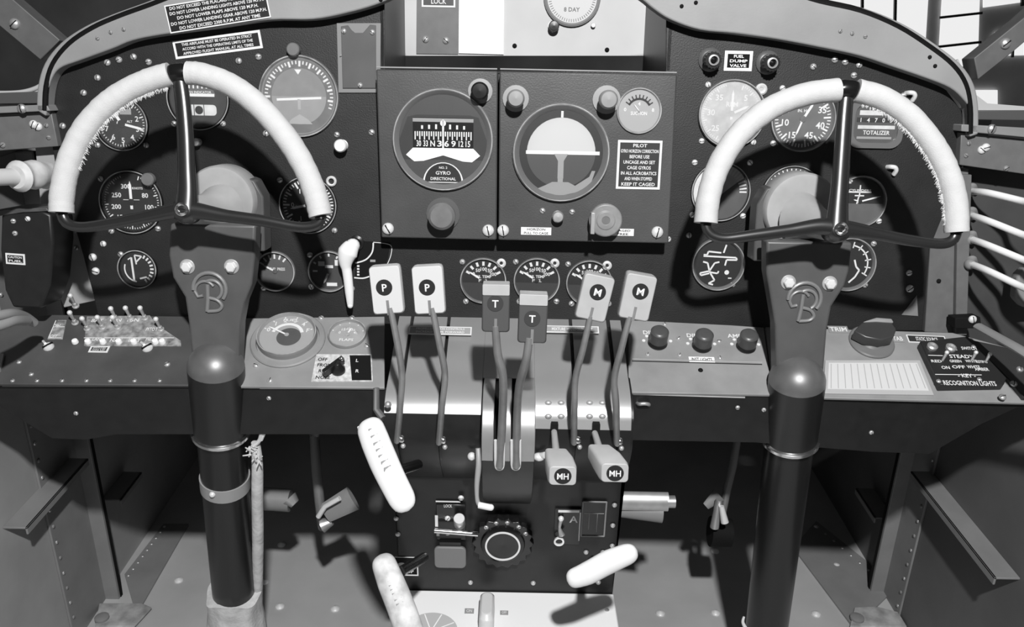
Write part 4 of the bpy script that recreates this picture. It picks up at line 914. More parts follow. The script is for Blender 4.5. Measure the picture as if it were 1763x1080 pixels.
b = T.mb(); b.tube([(-30, -2, 20), (44, -6, 22)], 4.4, CHROME, n=14); b.build('bar', T)
b = T.mb(); b.rect(-8, 44, 42, 3, .8, MARK); b.text('LOCK', -8, 38, 6, 4.6, MARK, w=14); b.rect(-28, 6, 5, 24, 4.6, MARK); b.rect(-26, -20, 5, 12, 4.6, MARK); b.build('legend', T)
for x, y in ((771, 890), (771, 915), (794, 855)): screw(T, x, y, 5, BOLTM, z=4)
T = ped('pull_tab', 'flat grey rounded tab below the chrome lock bar', 'handle', 776, 952)
b = T.mb(); b.prism(rrect(-27, 27, -22, 22, 8), 8, 14, mat('tab_grey', .17, .5)); b.build('tab', T, bevel=.0012); b = T.mb(); b.box(-18, 18, 10, 30, 0, 10, BLACKG); b.build('shank', T)
T = ped('key_switch', 'small switch plate with a hanging bright key on the right of the pedestal front', 'switch', 975, 900)
b = T.mb(); b.box(-20, 24, -44, 30, 0, 3, BLACKG); b.rect(3, 26, 36, 5, 3.4, MARK); b.text('A', 12, 10, 14, 3.4, MARK); b.rect(23, -6, 2, 60, 3.4, MARK); b.build('plate', T)
b = T.mb(); b.sph((-10, 14, 8), 5, BOLTM); b.tube(spl([(-10, 12, 8), (-12, -2, 12), (-8, -16, 14)]), [4, 2.5, 6], ALU, n=10); b.lathe_open([(9, 12), (9, 15), (6, 15), (6, 12)], BOLTM, c=(-12, -30), n=20); b.build('key', T)
T = ped('gauge_window', 'dark upright rectangular window with a thin pale frame on the pedestal front', 'window frame', 1022, 893)
b = T.mb(); P = [(-20, -36), (20, -36), (20, 36), (-20, 36)]
for i in range(4): p, q = Vector(P[i]), Vector(P[(i + 1) % 4]); b.tube([(p.x, p.y, 2), (q.x, q.y, 2)], 1.5, FRAMEM, n=8)
b.build('frame', T)
b = T.mb(); b.box(-19, 19, -35, 35, 0, 1.5, BLACKG); b.rect(0, 12, 34, 1.4, 2, MARKG); b.rect(-8, -5, 1.4, 34, 2, FRAMEM); b.rect(6, -8, 1.2, 40, 2, FRAMEM); b.build('pane', T)
for i, (x, y) in enumerate([(682, 893), (685, 920), (758, 807), (1058, 870), (1055, 905), (1054, 940), (1009, 951), (1038, 951), (1030, 1003), (810, 1003), (918, 1004)]):
    T = ped('pedestal_screw', 'small screw in the black pedestal front', 'screw', x, y); T.o['group'] = 'screws in the pedestal front'
    b = T.mb(); b.lathe([(4.5, 0), (4.5, 1), (3, 3), (0, 3.5)], STEEL, n=12); b.build('head', T)
T = ped('instruction_plate', 'small black plate with white edge half hidden behind the lower left handle', 'placard', 698, 975)
b = T.mb(); b.box(-24, 22, -20, 20, 0, 1.2, MARK); b.box(-24, 20, -17, 19, 1, 1.5, MATTE); b.disc(9, 1.9, MARKG, c=(-6, 0)); b.text('UP', 8, -10, 7, 1.9, MARK); b.build('plate', T)

# white box at the foot
zt = PB.z - .003; yb = aty(881, 1020, PB.y).z
T = Thing('fuel_selector_box', 'bright white box at the foot of the pedestal, cut by the bottom edge', 'box', pos=(0, .84, 0))
zt = aty(881, 1020, PB.y - .002).z
xl, xr = aty(700, 1018, PB.y).x, aty(1057, 1020, PB.y).x
q = T.w(); q.box(xl, xr, .70, PB.y - .001, 0, zt, mat('white_box_paint', .88, .5)); q.build('body', T, bevel=.002)
WB = Plane((0, .85, zt), (1, 0, 0), (0, 1, 0))
q = T.w(); c = WB.hit(740, 1085); 
T2 = Thing('fuel_dial', 'pale half-round dial plate on the white box beside the lower left handle', 'dial', WB, 742, 1088)
b = T2.mb(); b.disc(46, .6, mat('dial_ash', .5, .5), n=40); [b.line((0, 0), pol(44, a), 2, 1, PAPER) for a in (-60, -20, 20, 60)]; b.build('dial_plate', T2)
T = Thing('selector_lever', 'upright pale oval handle standing on the white box', 'handle', WB, 838, 1072)
b = T.mb(); b.loft([[(x * s, y * s, z) for x, y in rrect(-13, 13, -38, 38, 12.5, 5)] for z, s in ((0, .8), (8, 1), (34, .95), (42, .7))], mat('pale_plastic', .6, .35)); b.build('grip', T, bevel=.001)
placard(808, 1053, 16, 12, ['ON'], 'faint small grey label left of the upright oval handle', WB, border=0, bg=LEDGE, fg=MARK, widths=[.6])
placard(868, 1056, 14, 10, ['OFF'], 'faint small grey label right of the upright oval handle', WB, border=0, bg=LEDGE, fg=MARK, widths=[.6])
T = Thing('box_screw', 'tiny ringed screw on the right corner of the white box', 'screw', WB, 1045, 1051); b = T.mb(); b.lathe([(4, 0), (4, 1), (0, 1.5)], ALU, n=12); b.build('head', T)

# long white handles
def handle(label, pts, rad, m, flat=.55, name='hand_lever', grooves=0, base=None, edge=None):
    P = [at(*p) for p in pts]; T = Thing(name, label, 'handle', pos=P[len(P) // 2]); q = T.w(); S = spl(P, 14); n = len(S)
    R = []
    for i in range(n):
        f = i / (n - 1); e = min(f, 1 - f); R.append(lerp_list(rad, 101)[int(f * 100)] * (math.sqrt(max(1 - (1 - min(e / .16, 1)) ** 2, .01))))
    nrm = -fwd
    q.tube(S, R, m, n=20, flat=flat, ref=nrm)
    q.build('grip', T)
    if grooves:
        g = T.w()
        for i in range(grooves):
            f = .16 + .42 * i / (grooves - 1); c = S[int(f * (n - 1))]; r = R[int(f * (n - 1))]
            d = (S[-1] - S[0]).normalized(); sd = d.cross(nrm).normalized()
            a = c + nrm * r * flat * .86
            g.tube([a - sd * r * .45 , a + nrm * r * .05, a + sd * r * .25 + d * r * .4], [r * .06, r * .12, r * .05], mat('groove_grey', .3, .6), n=8)
        g.build('finger_grooves', T)
    if edge:
        e_ = T.w(); e_.tube(spl([at(*p) for p in edge]), [.0022, .0030, .0030, .002], WHITE, n=10); e_.build('edge_plate', T)
    if base:
        s = T.w(); s.tube([at(*b_) for b_ in base], [.006, .006], BLACKG, n=12); s.build('shaft', T)
    return T
handle('large white paddle-shaped handle slanting left of the pedestal', [(632, 722, .93), (650, 770, .915), (672, 820, .90), (703, 880, .89)], [.0145, .0160, .0160, .0150, .0140], WHITE, grooves=7, edge=[(618, 735, .932), (640, 790, .915), (664, 845, .902), (684, 880, .897)], base=[(676, 815, .91), (720, 800, .97)])
handle('worn white handle at the lower left of the pedestal, cut by the bottom edge', [(655, 955, .93), (672, 1000, .92), (692, 1050, .91), (712, 1110, .90)], [.0125, .0150, .0155, .0160], WORN, flat=.8, grooves=9, base=[(690, 985, .925), (730, 960, 1.02)])
handle('plain white capsule-shaped pull handle in front of the lower right pedestal corner', [(976, 1000, .92), (1010, 988, .92), (1050, 967, .92), (1097, 948, .92)], [.0095, .0125, .0130, .0105], WHITE, flat=.8, base=[(1030, 978, .925), (1020, 965, 1.05)])

# ------------------------------------------------------------------ rudder pedals
def pedal(label, parts):
    T = Thing('rudder_pedal', label, 'pedal', pos=at(*parts[0][1][0]))
    for nm, pts, r, m, fl in parts:
        q = T.w(); q.tube([at(*p) for p in pts], r, m, n=14, flat=fl, ref=tuple(-fwd)); q.build(nm, T, bevel=0)
    return T
pedal('rudder pedal with upright arm and tilted grey foot plate, right of the left column', [('arm', [(560, 690, 1.95), (540, 730, 1.27), (545, 812, 1.30), (550, 860, 1.32), (553, 905, 1.36)], [.012, .015, .015, .016, .012], FRAMEM, .5), ('foot_plate', [(560, 884, 1.31), (608, 858, 1.30)], [.016, .020], FRAMEM, .3), ('edge', [(548, 890, 1.30), (560, 872, 1.29), (585, 858, 1.285)], [.004, .004], BOLTM, 1), ('hinge', [(555, 905, 1.32), (572, 898, 1.32)], [.012, .006], ALU, 1), ('cross_tube', [(440, 858, 1.33), (500, 862, 1.33)], [.018, .018], FRAMEM, 1), ('cross_tube_end', [(498, 858, 1.32), (508, 868, 1.32)], [.013, .008], ALU, 1)])
pedal('horizontal grey pedal bar just right of the pedestal', [('bar', [(1048, 862, 1.22), (1150, 864, 1.22)], [.014, .014], ALU, .6), ('under_plate', [(1060, 878, 1.23), (1140, 882, 1.23)], [.010, .016], FRAMEM, .8), ('bar_end', [(1148, 864, 1.22), (1162, 864, 1.22)], [.009, .009], ALU, 1)])
pedal('rudder pedal with bright hinge left of the right column', [('arm', [(1240, 690, 1.95), (1275, 720, 1.27), (1262, 802, 1.30), (1252, 840, 1.31), (1245, 880, 1.33), (1238, 905, 1.35)], [.012, .012, .012, .013, .011, .01], FRAMEM, .5), ('hinge', [(1238, 860, 1.29), (1230, 908, 1.31)], [.005, .007], ALU, 1), ('foot_plate', [(1215, 872, 1.31), (1238, 852, 1.31)], [.006, .012], FRAMEM, .5), ('hub', [(1222, 915, 1.34), (1258, 918, 1.34)], [.024, .022], MATTE, 1), ('link', [(1242, 872, 1.285), (1248, 900, 1.29)], [.004, .006], BOLTM, 1)])

# ------------------------------------------------------------------ control columns and wheels
def column(side, A, B, plate, bolts, emb, house, ringt, boot):
    lab = {'l': 'left', 'r': 'right'}[side]
    A = at(*A); B = at(*B); d = (B - A).normalized(); F = A + d * ((0.0 - A.z) / d.z)
    T = Thing('control_column', '%s-hand black control column with a cast grey head plate and round emblem' % lab, 'control column', pos=F)
    HPn = PANEL.off(.105)
    hc = (sum(p[0] for p in plate) / len(plate), sum(p[1] for p in plate) / len(plate))
    k = HPn.depth(*hc) / FPX; Mh = HPn.mat(HPn.hit(*hc)); L = T.inv @ Mh @ Matrix.Scale(k, 4); iv = Mh.inverted()
    def hl(px, py): v = iv @ HPn.hit(px, py); return (v.x / k, v.y / k)
    b = MB(1.0, L); b.prism([hl(*p) for p in plate], -36, 0, CASTM); b.build('head_plate', T, bevel=.003, seg=3)
    for x, y in bolts:
        b = MB(1.0, L); c = hl(x, y); b.lathe([(13, 0), (13, 2), (10, 2.5)], STEEL, c=(c[0], c[1], 0), n=20); b.lathe([(9.5, 2), (9.5, 9), (7, 11), (0, 11.5)], BOLTM, c=(c[0], c[1], 0), n=6); b.build('bolt', T, bevel=.0005)
    e = hl(*emb); b = MB(1.0, L)
    def arc(cx, cy, r, a0, a1, rr, n=16): b.tube([(e[0] + cx + pol(r, a0 + (a1 - a0) * i / n)[0], e[1] + cy + pol(r, a0 + (a1 - a0) * i / n)[1], 1.5) for i in range(n + 1)], rr, mat('emblem_metal', .2, .35, .1), n=8)
    arc(0, 6, 28, -95, 128, 3.4); arc(-8, 2, 17, -100, 60, 2.6); arc(4, 4, 17, -30, 150, 3)
    b.tube([(e[0] - 26, e[1] + 2, 1.5), (e[0] - 21, e[1] - 8, 1.5), (e[0] - 12, e[1] - 6, 1.5)], 3, mat('emblem_metal', .2, .35, .1), n=8)
    b.tube([(e[0] - 3, e[1] + 14, 1.5), (e[0] - 4, e[1] - 12, 1.5), (e[0] - 7, e[1] - 34, 1.5)], 3.4, mat('emblem_metal', .2, .35, .1), n=8)
    b.tube(spl([(e[0] - 2, e[1] - 10, 1.5), (e[0] + 12, e[1] - 14, 1.5), (e[0] + 19, e[1] - 24, 1.5), (e[0] + 12, e[1] - 32, 1.5), (e[0] - 6, e[1] - 34, 1.5)]), 3, mat('emblem_metal', .2, .35, .1), n=8)
    b.build('emblem', T)
    # round housing behind the hub
    hx, hy, hr = house; HH = PANEL.off(.07); kk = HH.depth(hx, hy) / FPX; L2 = T.inv @ HH.mat(HH.hit(hx, hy)) @ Matrix.Scale(kk, 4)
    b = MB(1.0, L2); b.lathe([(hr - 4, -60), (hr, -50), (hr, -6), (hr - 3, -1), (hr - 8, 0), (0, 0)], HOUSE, n=48)
    s = 1 if side == 'l' else -1
    b.build('gear_housing', T)
    b = MB(1.0, L2); b.prism([(s * 4, -hr - 30), (s * (hr + 8), -hr - 30), (s * (hr + 10), 6), (s * (hr - 4), 34), (s * (hr - 16), 38), (s * 10, 20)], -62, -18, CASTM); b.build('housing_flange', T, bevel=.002)
    wh = {'l': (318, 362), 'r': (1443, 395)}[side]
    q = T.w(); a = HH.hit(hx + (2 if side == 'l' else -2), hy + 14); c = PANEL.off(.135).hit(*wh)
    q.tube([a, a.lerp(c, .25), a.lerp(c, .5), c], [.030, .022, .017, .015], HOUSE, n=28); q.build('shaft_boss', T)
    ax = Plane((0, 0, 0), (1, 0, 0), (0, 1, 0))
    # sleeve with dome, ring, tube
    ln = (B - A).length; q = T.w(); r0 = .033
    N_ = 10; cp = [A - d * .030 * math.cos(PI / 2 * i / N_) for i in range(N_ + 1)]; cr = [max(r0 * math.sin(PI / 2 * i / N_), .001) for i in range(N_ + 1)]
    q.loft_tube(cp, cr, mat('cap_metal', .17, .42, .45, noise=.1, spec=.9)); q.build('dome_cap', T); q = T.w()
    pts = [A, A + d * .05, A + d * ringt]
    q.tube(pts, [r0, r0, r0], mat('sleeve_black', .008, .38, 0, spec=.7), n=36); q.build('sleeve', T)
    q = T.w(); R = A + d * ringt; q.tube([R - d * .004, R - d * .002, R + d * .002, R + d * .004], [r0, r0 + .003, r0 + .003, r0], CHROME, n=36); q.build('sleeve_ring', T)
    q = T.w(); q.tube([R, F], [.0300, .0300], mat('tube_black', .010, .28), n=36); q.build('column_tube', T)
    return T, A, B, d, F
LP = [(293, 385), (440, 388), (438, 445), (433, 490), (420, 522), (413, 560), (410, 640), (332, 640), (325, 560), (318, 512), (297, 478), (290, 440)]
RP = [(1320, 415), (1468, 418), (1462, 468), (1455, 492), (1432, 528), (1424, 570), (1418, 650), (1337, 650), (1335, 560), (1326, 505), (1320, 470)]
colL = column('l', (372, 632, 1.005), (403, 1020, 1.22), LP, [(323, 459), (399, 459)], (362, 503), (378, 346, 60), .100, 0)
colR = column('r', (1372, 656, 1.005), (1320, 1080, 1.25), RP, [(1357, 486), (1428, 488)], (1384, 520), (1382, 362, 64), .090, 0)
# clamp strap and conduit on the left column
def on_axis(A, d, s): return A + d * s
TL, A, B, d, F = colL
T = Thing('clamp_band', 'grey metal strap clamped around the left column tube', 'clamp', pos=A + d * .205)
cpos = None
for i in range(60):
    p = A + d * (.1 + i * .005); v = p - CAM
    py = CY - v.dot(upv) / v.dot(fwd) * FPX
    if py > 826: cpos = p; break
q = T.w(); q.tube([cpos - d * .010, cpos + d * .010], [.0318, .0318], mat('strap_grey', .3, .45), n=36); q.build('band', T)
q = T.w(); q.sph(cpos + Vector((-.006, -.0318, 0)), .004, BOLTM); q.build('screw', T)
T = Thing('conduit', 'long pale wrapped conduit running down the right side of the left column', 'conduit', pos=at(450, 900, 1.15))
q = T.w(); q.tube(spl([at(440, 762, 1.06), at(443, 800, 1.075), at(443, 860, 1.11), at(444, 930, 1.16), at(443, 1020, 1.23), at(443, 1060, 1.27)]), [.0055, .0075, .0078, .0078, .008], CANVAS, n=14); q.build('tube', T)
q = T.w(); q.tube(spl([at(455, 728, 1.04), at(451, 740, 1.04), at(447, 758, 1.05), at(436, 768, 1.055)]), .0026, BOLTM, n=8)
q.tube(spl([at(457, 727, 1.04), at(458, 738, 1.04), at(450, 758, 1.05)]), .002, BOLTM, n=8); q.build('wire_loop', T)
q = T.w()
for i in range(16):
    a = at(436 + random.uniform(-6, 10), 768 + random.uniform(0, 28), 1.058); q.tube([a, a + Vector((random.uniform(-.01, .01), -.004, random.uniform(-.012, .012)))], [.0014, .0008], CANVAS, n=5)
o = q.build('frayed_tape', T)
# canvas boot
T = Thing('column_boot', 'pale gathered canvas boot at the foot of the left column', 'boot', pos=F)
q = T.w(); rings = []
c0 = B
for j in range(9):
    f = j / 8; c = B.lerp(F, f); r = .035 + .020 * f + (.004 if j == 0 else 0); ring = []
    for i in range(40):
        a = 2 * PI * i / 40; rr = r * (1 + .07 * math.sin(a * 7 + j * .5) * (0.4 + f)) ; ring.append((c.x + rr * math.cos(a), c.y + rr * math.sin(a), c.z + (.006 * math.sin(a * 3) if j == 0 else 0)))
    rings.append(ring)
q.loft(rings, CANVAS); q.build('gathered_canvas', T)
T = Thing('tie_wire', 'short white tie at the foot of the right column, by the bottom edge', 'tie', pos=at(1283, 1070, 1.2)); q = T.w(); q.tube(spl([at(1281, 1062, 1.19), at(1279, 1072, 1.19), at(1285, 1084, 1.19)]), [.0015, .003], BOLTM, n=8); q.build('wire', T)
T = Thing('side_screw', 'bright screw on the left flank of the right column sleeve', 'screw', pos=at(1309, 706, 1.03)); q = T.w(); q.sph(at(1312, 706, 1.03), .006, BOLTM); q.build('head', T)

def wheel(label, hub, rim, gl, gr, spokes, collar, frays):
    T = Thing('control_yoke', label, 'control wheel', WHEEL, hub[0], hub[1])
    def L3(px, py, z=0): x, y = T.l(px, py); return (x, y, z)
    R = spl([L3(*p) for p in rim], 6)
    b = T.mb(); b.tube(R, 10, BLACKG, n=16); b.build('rim', T)
    for nm, P in (('left', gl), ('right', gr)):
        b = T.mb(); S = spl([L3(*p) for p in P], 8); n = len(S)
        rad = [20 + random.uniform(-.5, .5) for _ in range(n)]
        b.tube(S, rad, WRAP, n=24); b.build('cord_wrap', T)
    for P, rr in spokes:
        b = T.mb(); b.tube(spl([L3(*p[:2], p[2] if len(p) > 2 else 0) for p in P], 6), rr, mat('spoke_black', .016, .27, spec=1.0), n=20, flat=.75); b.build('spoke', T)
    b = T.mb(); b.lathe([(22, -26), (24, -10), (22, 4), (16, 10), (12, 12)], mat('spoke_black', .016, .27, spec=1.0), n=32); b.build('hub', T)
    b = T.mb(); b.lathe_open([(11.5, 10), (11.5, 15), (9, 17), (6.5, 15), (6.5, 8)], CHROME, n=28); b.lathe([(6.4, 9), (0, 9)], MATTE, n=16); b.build('hub_nut', T)
    cp = [L3(*p) for p in collar]; b = T.mb(); b.tube(cp, [15, 17, 17, 15], BLACKG, n=24); b.build('collar', T)
    b = T.mb(); i = 0
    for seg in frays:
        S = spl([L3(*p) for p in seg[0]], 30)
        cen = Vector(L3(seg[1][0], seg[1][1]))
        for v in S:
            i += 1; dr = (cen - v).normalized(); o = v + dr * 17
            ln = random.uniform(4, 10); dr2 = (dr + Vector((random.uniform(-.5, .5), random.uniform(-.5, .5), random.uniform(-.3, .5)))).normalized()
            b.tube([o, o + dr2 * ln * .6, o + dr2 * ln + Vector((0, -1, 0))], [1.1, .8, .3], WRAP, n=5)
    f = b.build('frayed_stitching', T); f['kind'] = 'stuff'
    return T
limL = [(106, 368), (107, 335), (117, 285), (138, 235), (170, 193), (212, 160), (258, 138), (300, 127), (325, 125), (350, 128), (400, 148), (450, 187), (495, 240), (525, 290), (543, 335), (553, 378)]
wheel('left-hand black control wheel wrapped in white cord on its upper rim', (318, 362), limL,
      [(106, 366), (107, 335), (117, 285), (138, 235), (170, 193), (212, 160), (256, 139), (294, 128)], [(323, 126), (350, 129), (400, 148), (450, 187), (495, 240), (525, 290), (543, 335), (552, 372)],
      [([(106, 364), (110, 378), (122, 388), (145, 391), (185, 386), (245, 375), (300, 363), (318, 361)], [9, 9, 9, 9, 10, 11, 14, 17]),
       ([(553, 376), (546, 386), (530, 391), (505, 390), (450, 380), (390, 372), (345, 364), (318, 361)], [9, 9, 9, 9, 10, 11, 14, 17]),
       ([(308, 130), (314, 170), (319, 230), (321, 290), (322, 330), (320, 361)], [12, 13, 14, 15, 17, 20])],
      [(294, 128), (300, 127), (316, 126), (323, 126)],
      [([(138, 235), (170, 193), (212, 160), (258, 138)], (318, 362)), ([(117, 285), (138, 235), (170, 193)], (318, 362)), ([(170, 193), (212, 160), (258, 138), (285, 131)], (318, 362))])
limR = [(1215, 386), (1219, 345), (1232, 298), (1258, 250), (1292, 212), (1335, 182), (1390, 162), (1440, 155), (1457, 154), (1478, 156), (1520, 170), (1565, 200), (1603, 245), (1629, 292), (1644, 345), (1647, 402)]
wheel('right-hand black control wheel wrapped in frayed white cord on its upper rim', (1443, 395), limR,
      [(1215, 384), (1219, 345), (1232, 298), (1258, 250), (1292, 212), (1335, 182), (1390, 162), (1444, 155)], [(1474, 156), (1520, 170), (1565, 200), (1603, 245), (1629, 292), (1644, 345), (1647, 400)],
      [([(1215, 384), (1219, 397), (1230, 407), (1252, 411), (1300, 405), (1360, 397), (1410, 390), (1443, 393)], [9, 9, 9, 9, 10, 11, 14, 17]),
       ([(1647, 400), (1642, 412), (1628, 419), (1605, 419), (1560, 413), (1510, 403), (1470, 396), (1443, 393)], [9, 9, 9, 9, 10, 11, 14, 17]),
       ([(1458, 158), (1454, 200), (1450, 260), (1446, 320), (1443, 360), (1441, 393)], [12, 13, 14, 15, 17, 20])],
      [(1444, 155), (1450, 154), (1467, 155), (1474, 156)],
      [([(1490, 158), (1520, 170), (1565, 200), (1603, 245), (1629, 292), (1644, 345), (1647, 385)], (1443, 395)), ([(1520, 170), (1565, 200), (1603, 245), (1629, 292), (1644, 345)], (1443, 395)), ([(1565, 200), (1603, 245), (1629, 292), (1644, 345), (1647, 385)], (1443, 395))])

# ------------------------------------------------------------------ left side fittings
def onp(name, label, cat, plane, pts, z0, z1, m, bevel=.001, part='body'):
    T, b = board(name, plane, pts, z0, z1, m, label=label, cat=cat); b.build(part, T, bevel=bevel); return T
T = onp('windshield_post', 'grey diagonal windshield post at the top left corner', 'post', PANEL.off(-.03), [(-60, -70), (0, -55), (42, 0), (125, 72), (92, 105), (0, 28), (-60, -20)], 0, .03, mat('post_paint', .10, .5, noise=.1), part='post')
screw(T, 50, 45, 9, ALU, z=.03 / T.k)
T = Thing('window_frame', None, None, PANEL.off(-.02), 60, 120, kind='structure')
q = T.mb(); P = [T.l(*p) for p in ((128, 66), (108, 84), (90, 108), (85, 128), (72, 146), (50, 156), (20, 160), (-40, 160))]; q.tube(spl([(x, y, 0) for x, y in P]), 4, mat('rim_pale', .42, .5), n=10); 
P2 = T.poly([(118, 76), (98, 92), (90, 108), (88, 130), (80, 180), (-40, 180), (-40, 158), (20, 158), (50, 153), (70, 143), (80, 125), (84, 108), (92, 95)]); q.prism(P2, -6, 0, mat('rim_pale', .42, .5)); q.build('rim', T)
T = onp('side_ledge', 'dark grey ledge below the left side window', 'ledge', PANEL.off(.0), [(-60, 162), (70, 158), (78, 165), (80, 178), (-60, 180)], -.04, .01, mat('ledge_dark', .07, .5), part='ledge')
T = onp('side_bracket', 'grey riveted bracket beam at the left edge of the cockpit', 'bracket', PANEL.off(.01), [(-60, 198), (88, 192), (100, 252), (-60, 264)], -.03, .0, mat('bracket_grey', .13, .5, noise=.1), part='plate')
for x, y, r in ((58, 214, 7), (66, 218, 7), (80, 216, 4), (84, 237, 4), (5, 250, 5)): screw(T, x, y, r, BOLTM if r > 6 else FRAMEM)
T = onp('bracket_flange', 'narrow grey flange above the left bracket with one bolt', 'bracket', PANEL.off(.02), [(-60, 186), (80, 180), (86, 191), (-60, 198)], -.03, 0, FRAMEM, part='flange'); screw(T, 38, 187, 8, ALU)
T = Thing('side_grip', 'white ribbed grip with a metal rod at the far left edge', 'handle', pos=at(60, 300, .95)); q = T.w()
q.tube(spl([at(82, 303, 1.0), at(76, 302, .99), at(58, 301, .97), at(38, 303, .955), at(26, 305, .945)]), [.010, .016, .0145, .017, .0155, .018, .013], mat('grip_white', .55, .6, noise=.15), n=24); q.build('grip', T)
q = T.w(); q.tube([at(30, 304, .95), at(-60, 308, .90)], .0095, mat('rod_white', .5, .5), n=18); q.build('rod', T)
T = onp('black_side_box', 'black box with two rivets and a tiny white placard at far left', 'box', PANEL.off(.06), [(2, 372), (6, 365), (72, 362), (88, 370), (92, 420), (86, 490), (70, 532), (22, 530), (8, 500), (0, 430)], -.05, 0, BLACK, bevel=.003, part='case')
for x, y in ((23, 381), (26, 402), (48, 377)): screw(T, x, y, 4.5, STEEL if x < 40 else BOLTM)
placard(27, 446, 33, 19, ['CAUTION', 'FUEL'], 'tiny white-edged placard on the black side box at far left', PANEL.off(.0602), rot=-3, border=3, widths=[.85, .85])
T = onp('box_flap', 'dull metal strip folded over the top of the black side box', 'strip', PANEL.off(.062), [(-40, 368), (10, 360), (80, 358), (84, 364), (40, 366), (-40, 378)], -.05, 0, mat('flap_metal', .07, .5, noise=.3, scale=60), part='strip')
T = onp('wall_gusset', 'light grey flat gusset between the black box and the left end of the panel', 'gusset', PANEL.off(-.012), [(60, 250), (92, 245), (110, 330), (140, 400), (158, 470), (172, 516), (110, 530), (88, 470), (70, 360)], -.01, 0, mat('gusset_grey', .34, .6), part='plate')
screw(T, 114, 471, 4, MATTE); screw(T, 132, 427, 4, ALU)
T = Thing('side_pipe', 'pair of bent grey pipes at the far left edge above the shelf', 'pipe', pos=at(20, 550, .97)); q = T.w()
q.tube(spl([at(-50, 552, .9), at(0, 543, .93), at(22, 540, .95), at(42, 545, .98), at(58, 556, 1.0)]), .0055, mat('pipe_grey', .26, .45), n=14); q.build('upper_pipe', T)
q = T.w(); q.tube(spl([at(-50, 575, .9), at(0, 560, .93), at(25, 552, .95), at(46, 552, .98)]), .006, mat('pipe_grey', .26, .45), n=14); q.build('lower_pipe', T)
T = Thing('corner_strip', 'grey corner strip at the far left end of the shelf', 'strip', SHELF, 10, 620); b = T.mb(); b.prism(T.poly([(-50, 600), (8, 612), (2, 640), (-50, 655)]), 0, 4, FRAMEM); b.build('strip', T)

# ------------------------------------------------------------------ right side fittings
T = onp('windshield_post', 'grey diagonal windshield post at the top right corner with one bolt', 'post', PANEL.off(-.03), [(1800, -25), (1763, 12), (1738, 35), (1655, 102), (1662, 138), (1720, 92), (1763, 55), (1800, 25)], 0, .03, mat('post_paint', .10, .5, noise=.1), part='post')
screw(T, 1707, 78, 9, ALU, z=.03 / T.k)
T = Thing('window_frame', None, None, PANEL.off(-.02), 1680, 150, kind='structure')
q = T.mb(); q.prism(T.poly([(1640, 108), (1650, 102), (1664, 135), (1676, 160), (1700, 178), (1800, 186), (1800, 192), (1672, 192), (1668, 150)]), -6, 0, mat('rim_pale', .42, .5)); q.build('rim', T)
T = onp('side_ledge', 'dark grey ledge below the right side window', 'ledge', PANEL.off(0), [(1670, 190), (1800, 190), (1800, 208), (1672, 206)], -.04, .01, mat('ledge_dark', .07, .5), part='ledge')
T = onp('side_bracket', 'grey riveted bracket beam at the right edge of the cockpit', 'bracket', PANEL.off(.01), [(1655, 228), (1800, 244), (1800, 305), (1652, 284)], -.03, 0, mat('bracket_grey', .13, .5, noise=.1), part='plate')
for x, y, r in ((1690, 258, 7), (1697, 254, 7), (1668, 247, 4), (1663, 268, 4), (1732, 290, 5)): screw(T, x, y, r, BOLTM if r > 6 else FRAMEM)
T = onp('bracket_flange', 'narrow grey flange above the right bracket with one bolt', 'bracket', PANEL.off(.02), [(1656, 214), (1800, 222), (1800, 240), (1655, 226)], -.03, 0, FRAMEM, part='flange'); screw(T, 1707, 222, 8, ALU)
T = onp('upright_channel', 'tall grey upright channel right of the instrument panel', 'channel', PANEL.off(-.006), [(1622, 290), (1668, 290), (1662, 420), (1655, 575), (1592, 572), (1602, 420)], -.02, 0, mat('channel_grey', .13, .5, noise=.1), part='web')
b = T.mb(); b.prism(T.poly([(1645, 300), (1668, 300), (1660, 575), (1640, 575)]), 0, 10, mat('channel_grey', .13, .5, noise=.1)); b.build('flange', T, bevel=.001); screw(T, 1616, 484, 4, MATTE)
T = onp('wall_gusset', 'tiny light grey triangular gusset near the lower right of the panel', 'gusset', PANEL, [(1578, 508), (1580, 544), (1552, 542)], 0, .001, mat('gusset_light', .2, .6), part='plate', bevel=0)
T = onp('side_skin', 'dark grey skin panel behind the clear hoses at far right', 'panel', PANEL.off(-.03), [(1660, 285), (1800, 305), (1800, 640), (1650, 575)], -.004, 0, mat('skin_dark', .05, .6, noise=.2, scale=15), part='sheet')
for i, P in enumerate(([(1672, 330), (1700, 332), (1763, 347), (1800, 356), (1900, 394), (1990, 446)], [(1672, 371), (1700, 380), (1763, 405), (1800, 418), (1900, 456), (1990, 508)], [(1672, 412), (1700, 422), (1763, 448), (1800, 464), (1900, 502), (1990, 554)], [(1672, 455), (1700, 466), (1755, 492), (1800, 512), (1900, 550), (1990, 602)])):
    T = Thing('hose', 'white hose leaving the right wall clips, %s from the top' % ['first', 'second', 'third', 'last, fourth'][i], 'hose', pos=at(*P[0], 1.07), group='four white hoses at the right wall')
    q = T.w(); q.tube(spl([at(x, y, 1.07 - .035 * j) for j, (x, y) in enumerate(P)]), .0042, mat('hose_white', .8, .35), n=14); q.build('tube', T)
    q = T.w(); a = at(P[0][0] - 2, P[0][1], 1.07); q.tube(spl([at(P[0][0] - 10, P[0][1] + 12, 1.09), at(P[0][0] - 6, P[0][1] - 6, 1.075), at(P[0][0] + 4, P[0][1] - 10, 1.07), at(P[0][0] + 8, P[0][1] + 2, 1.08)]), .0035, FRAMEM, n=8); q.sph(a, .007, FRAMEM); q.build('clip', T)
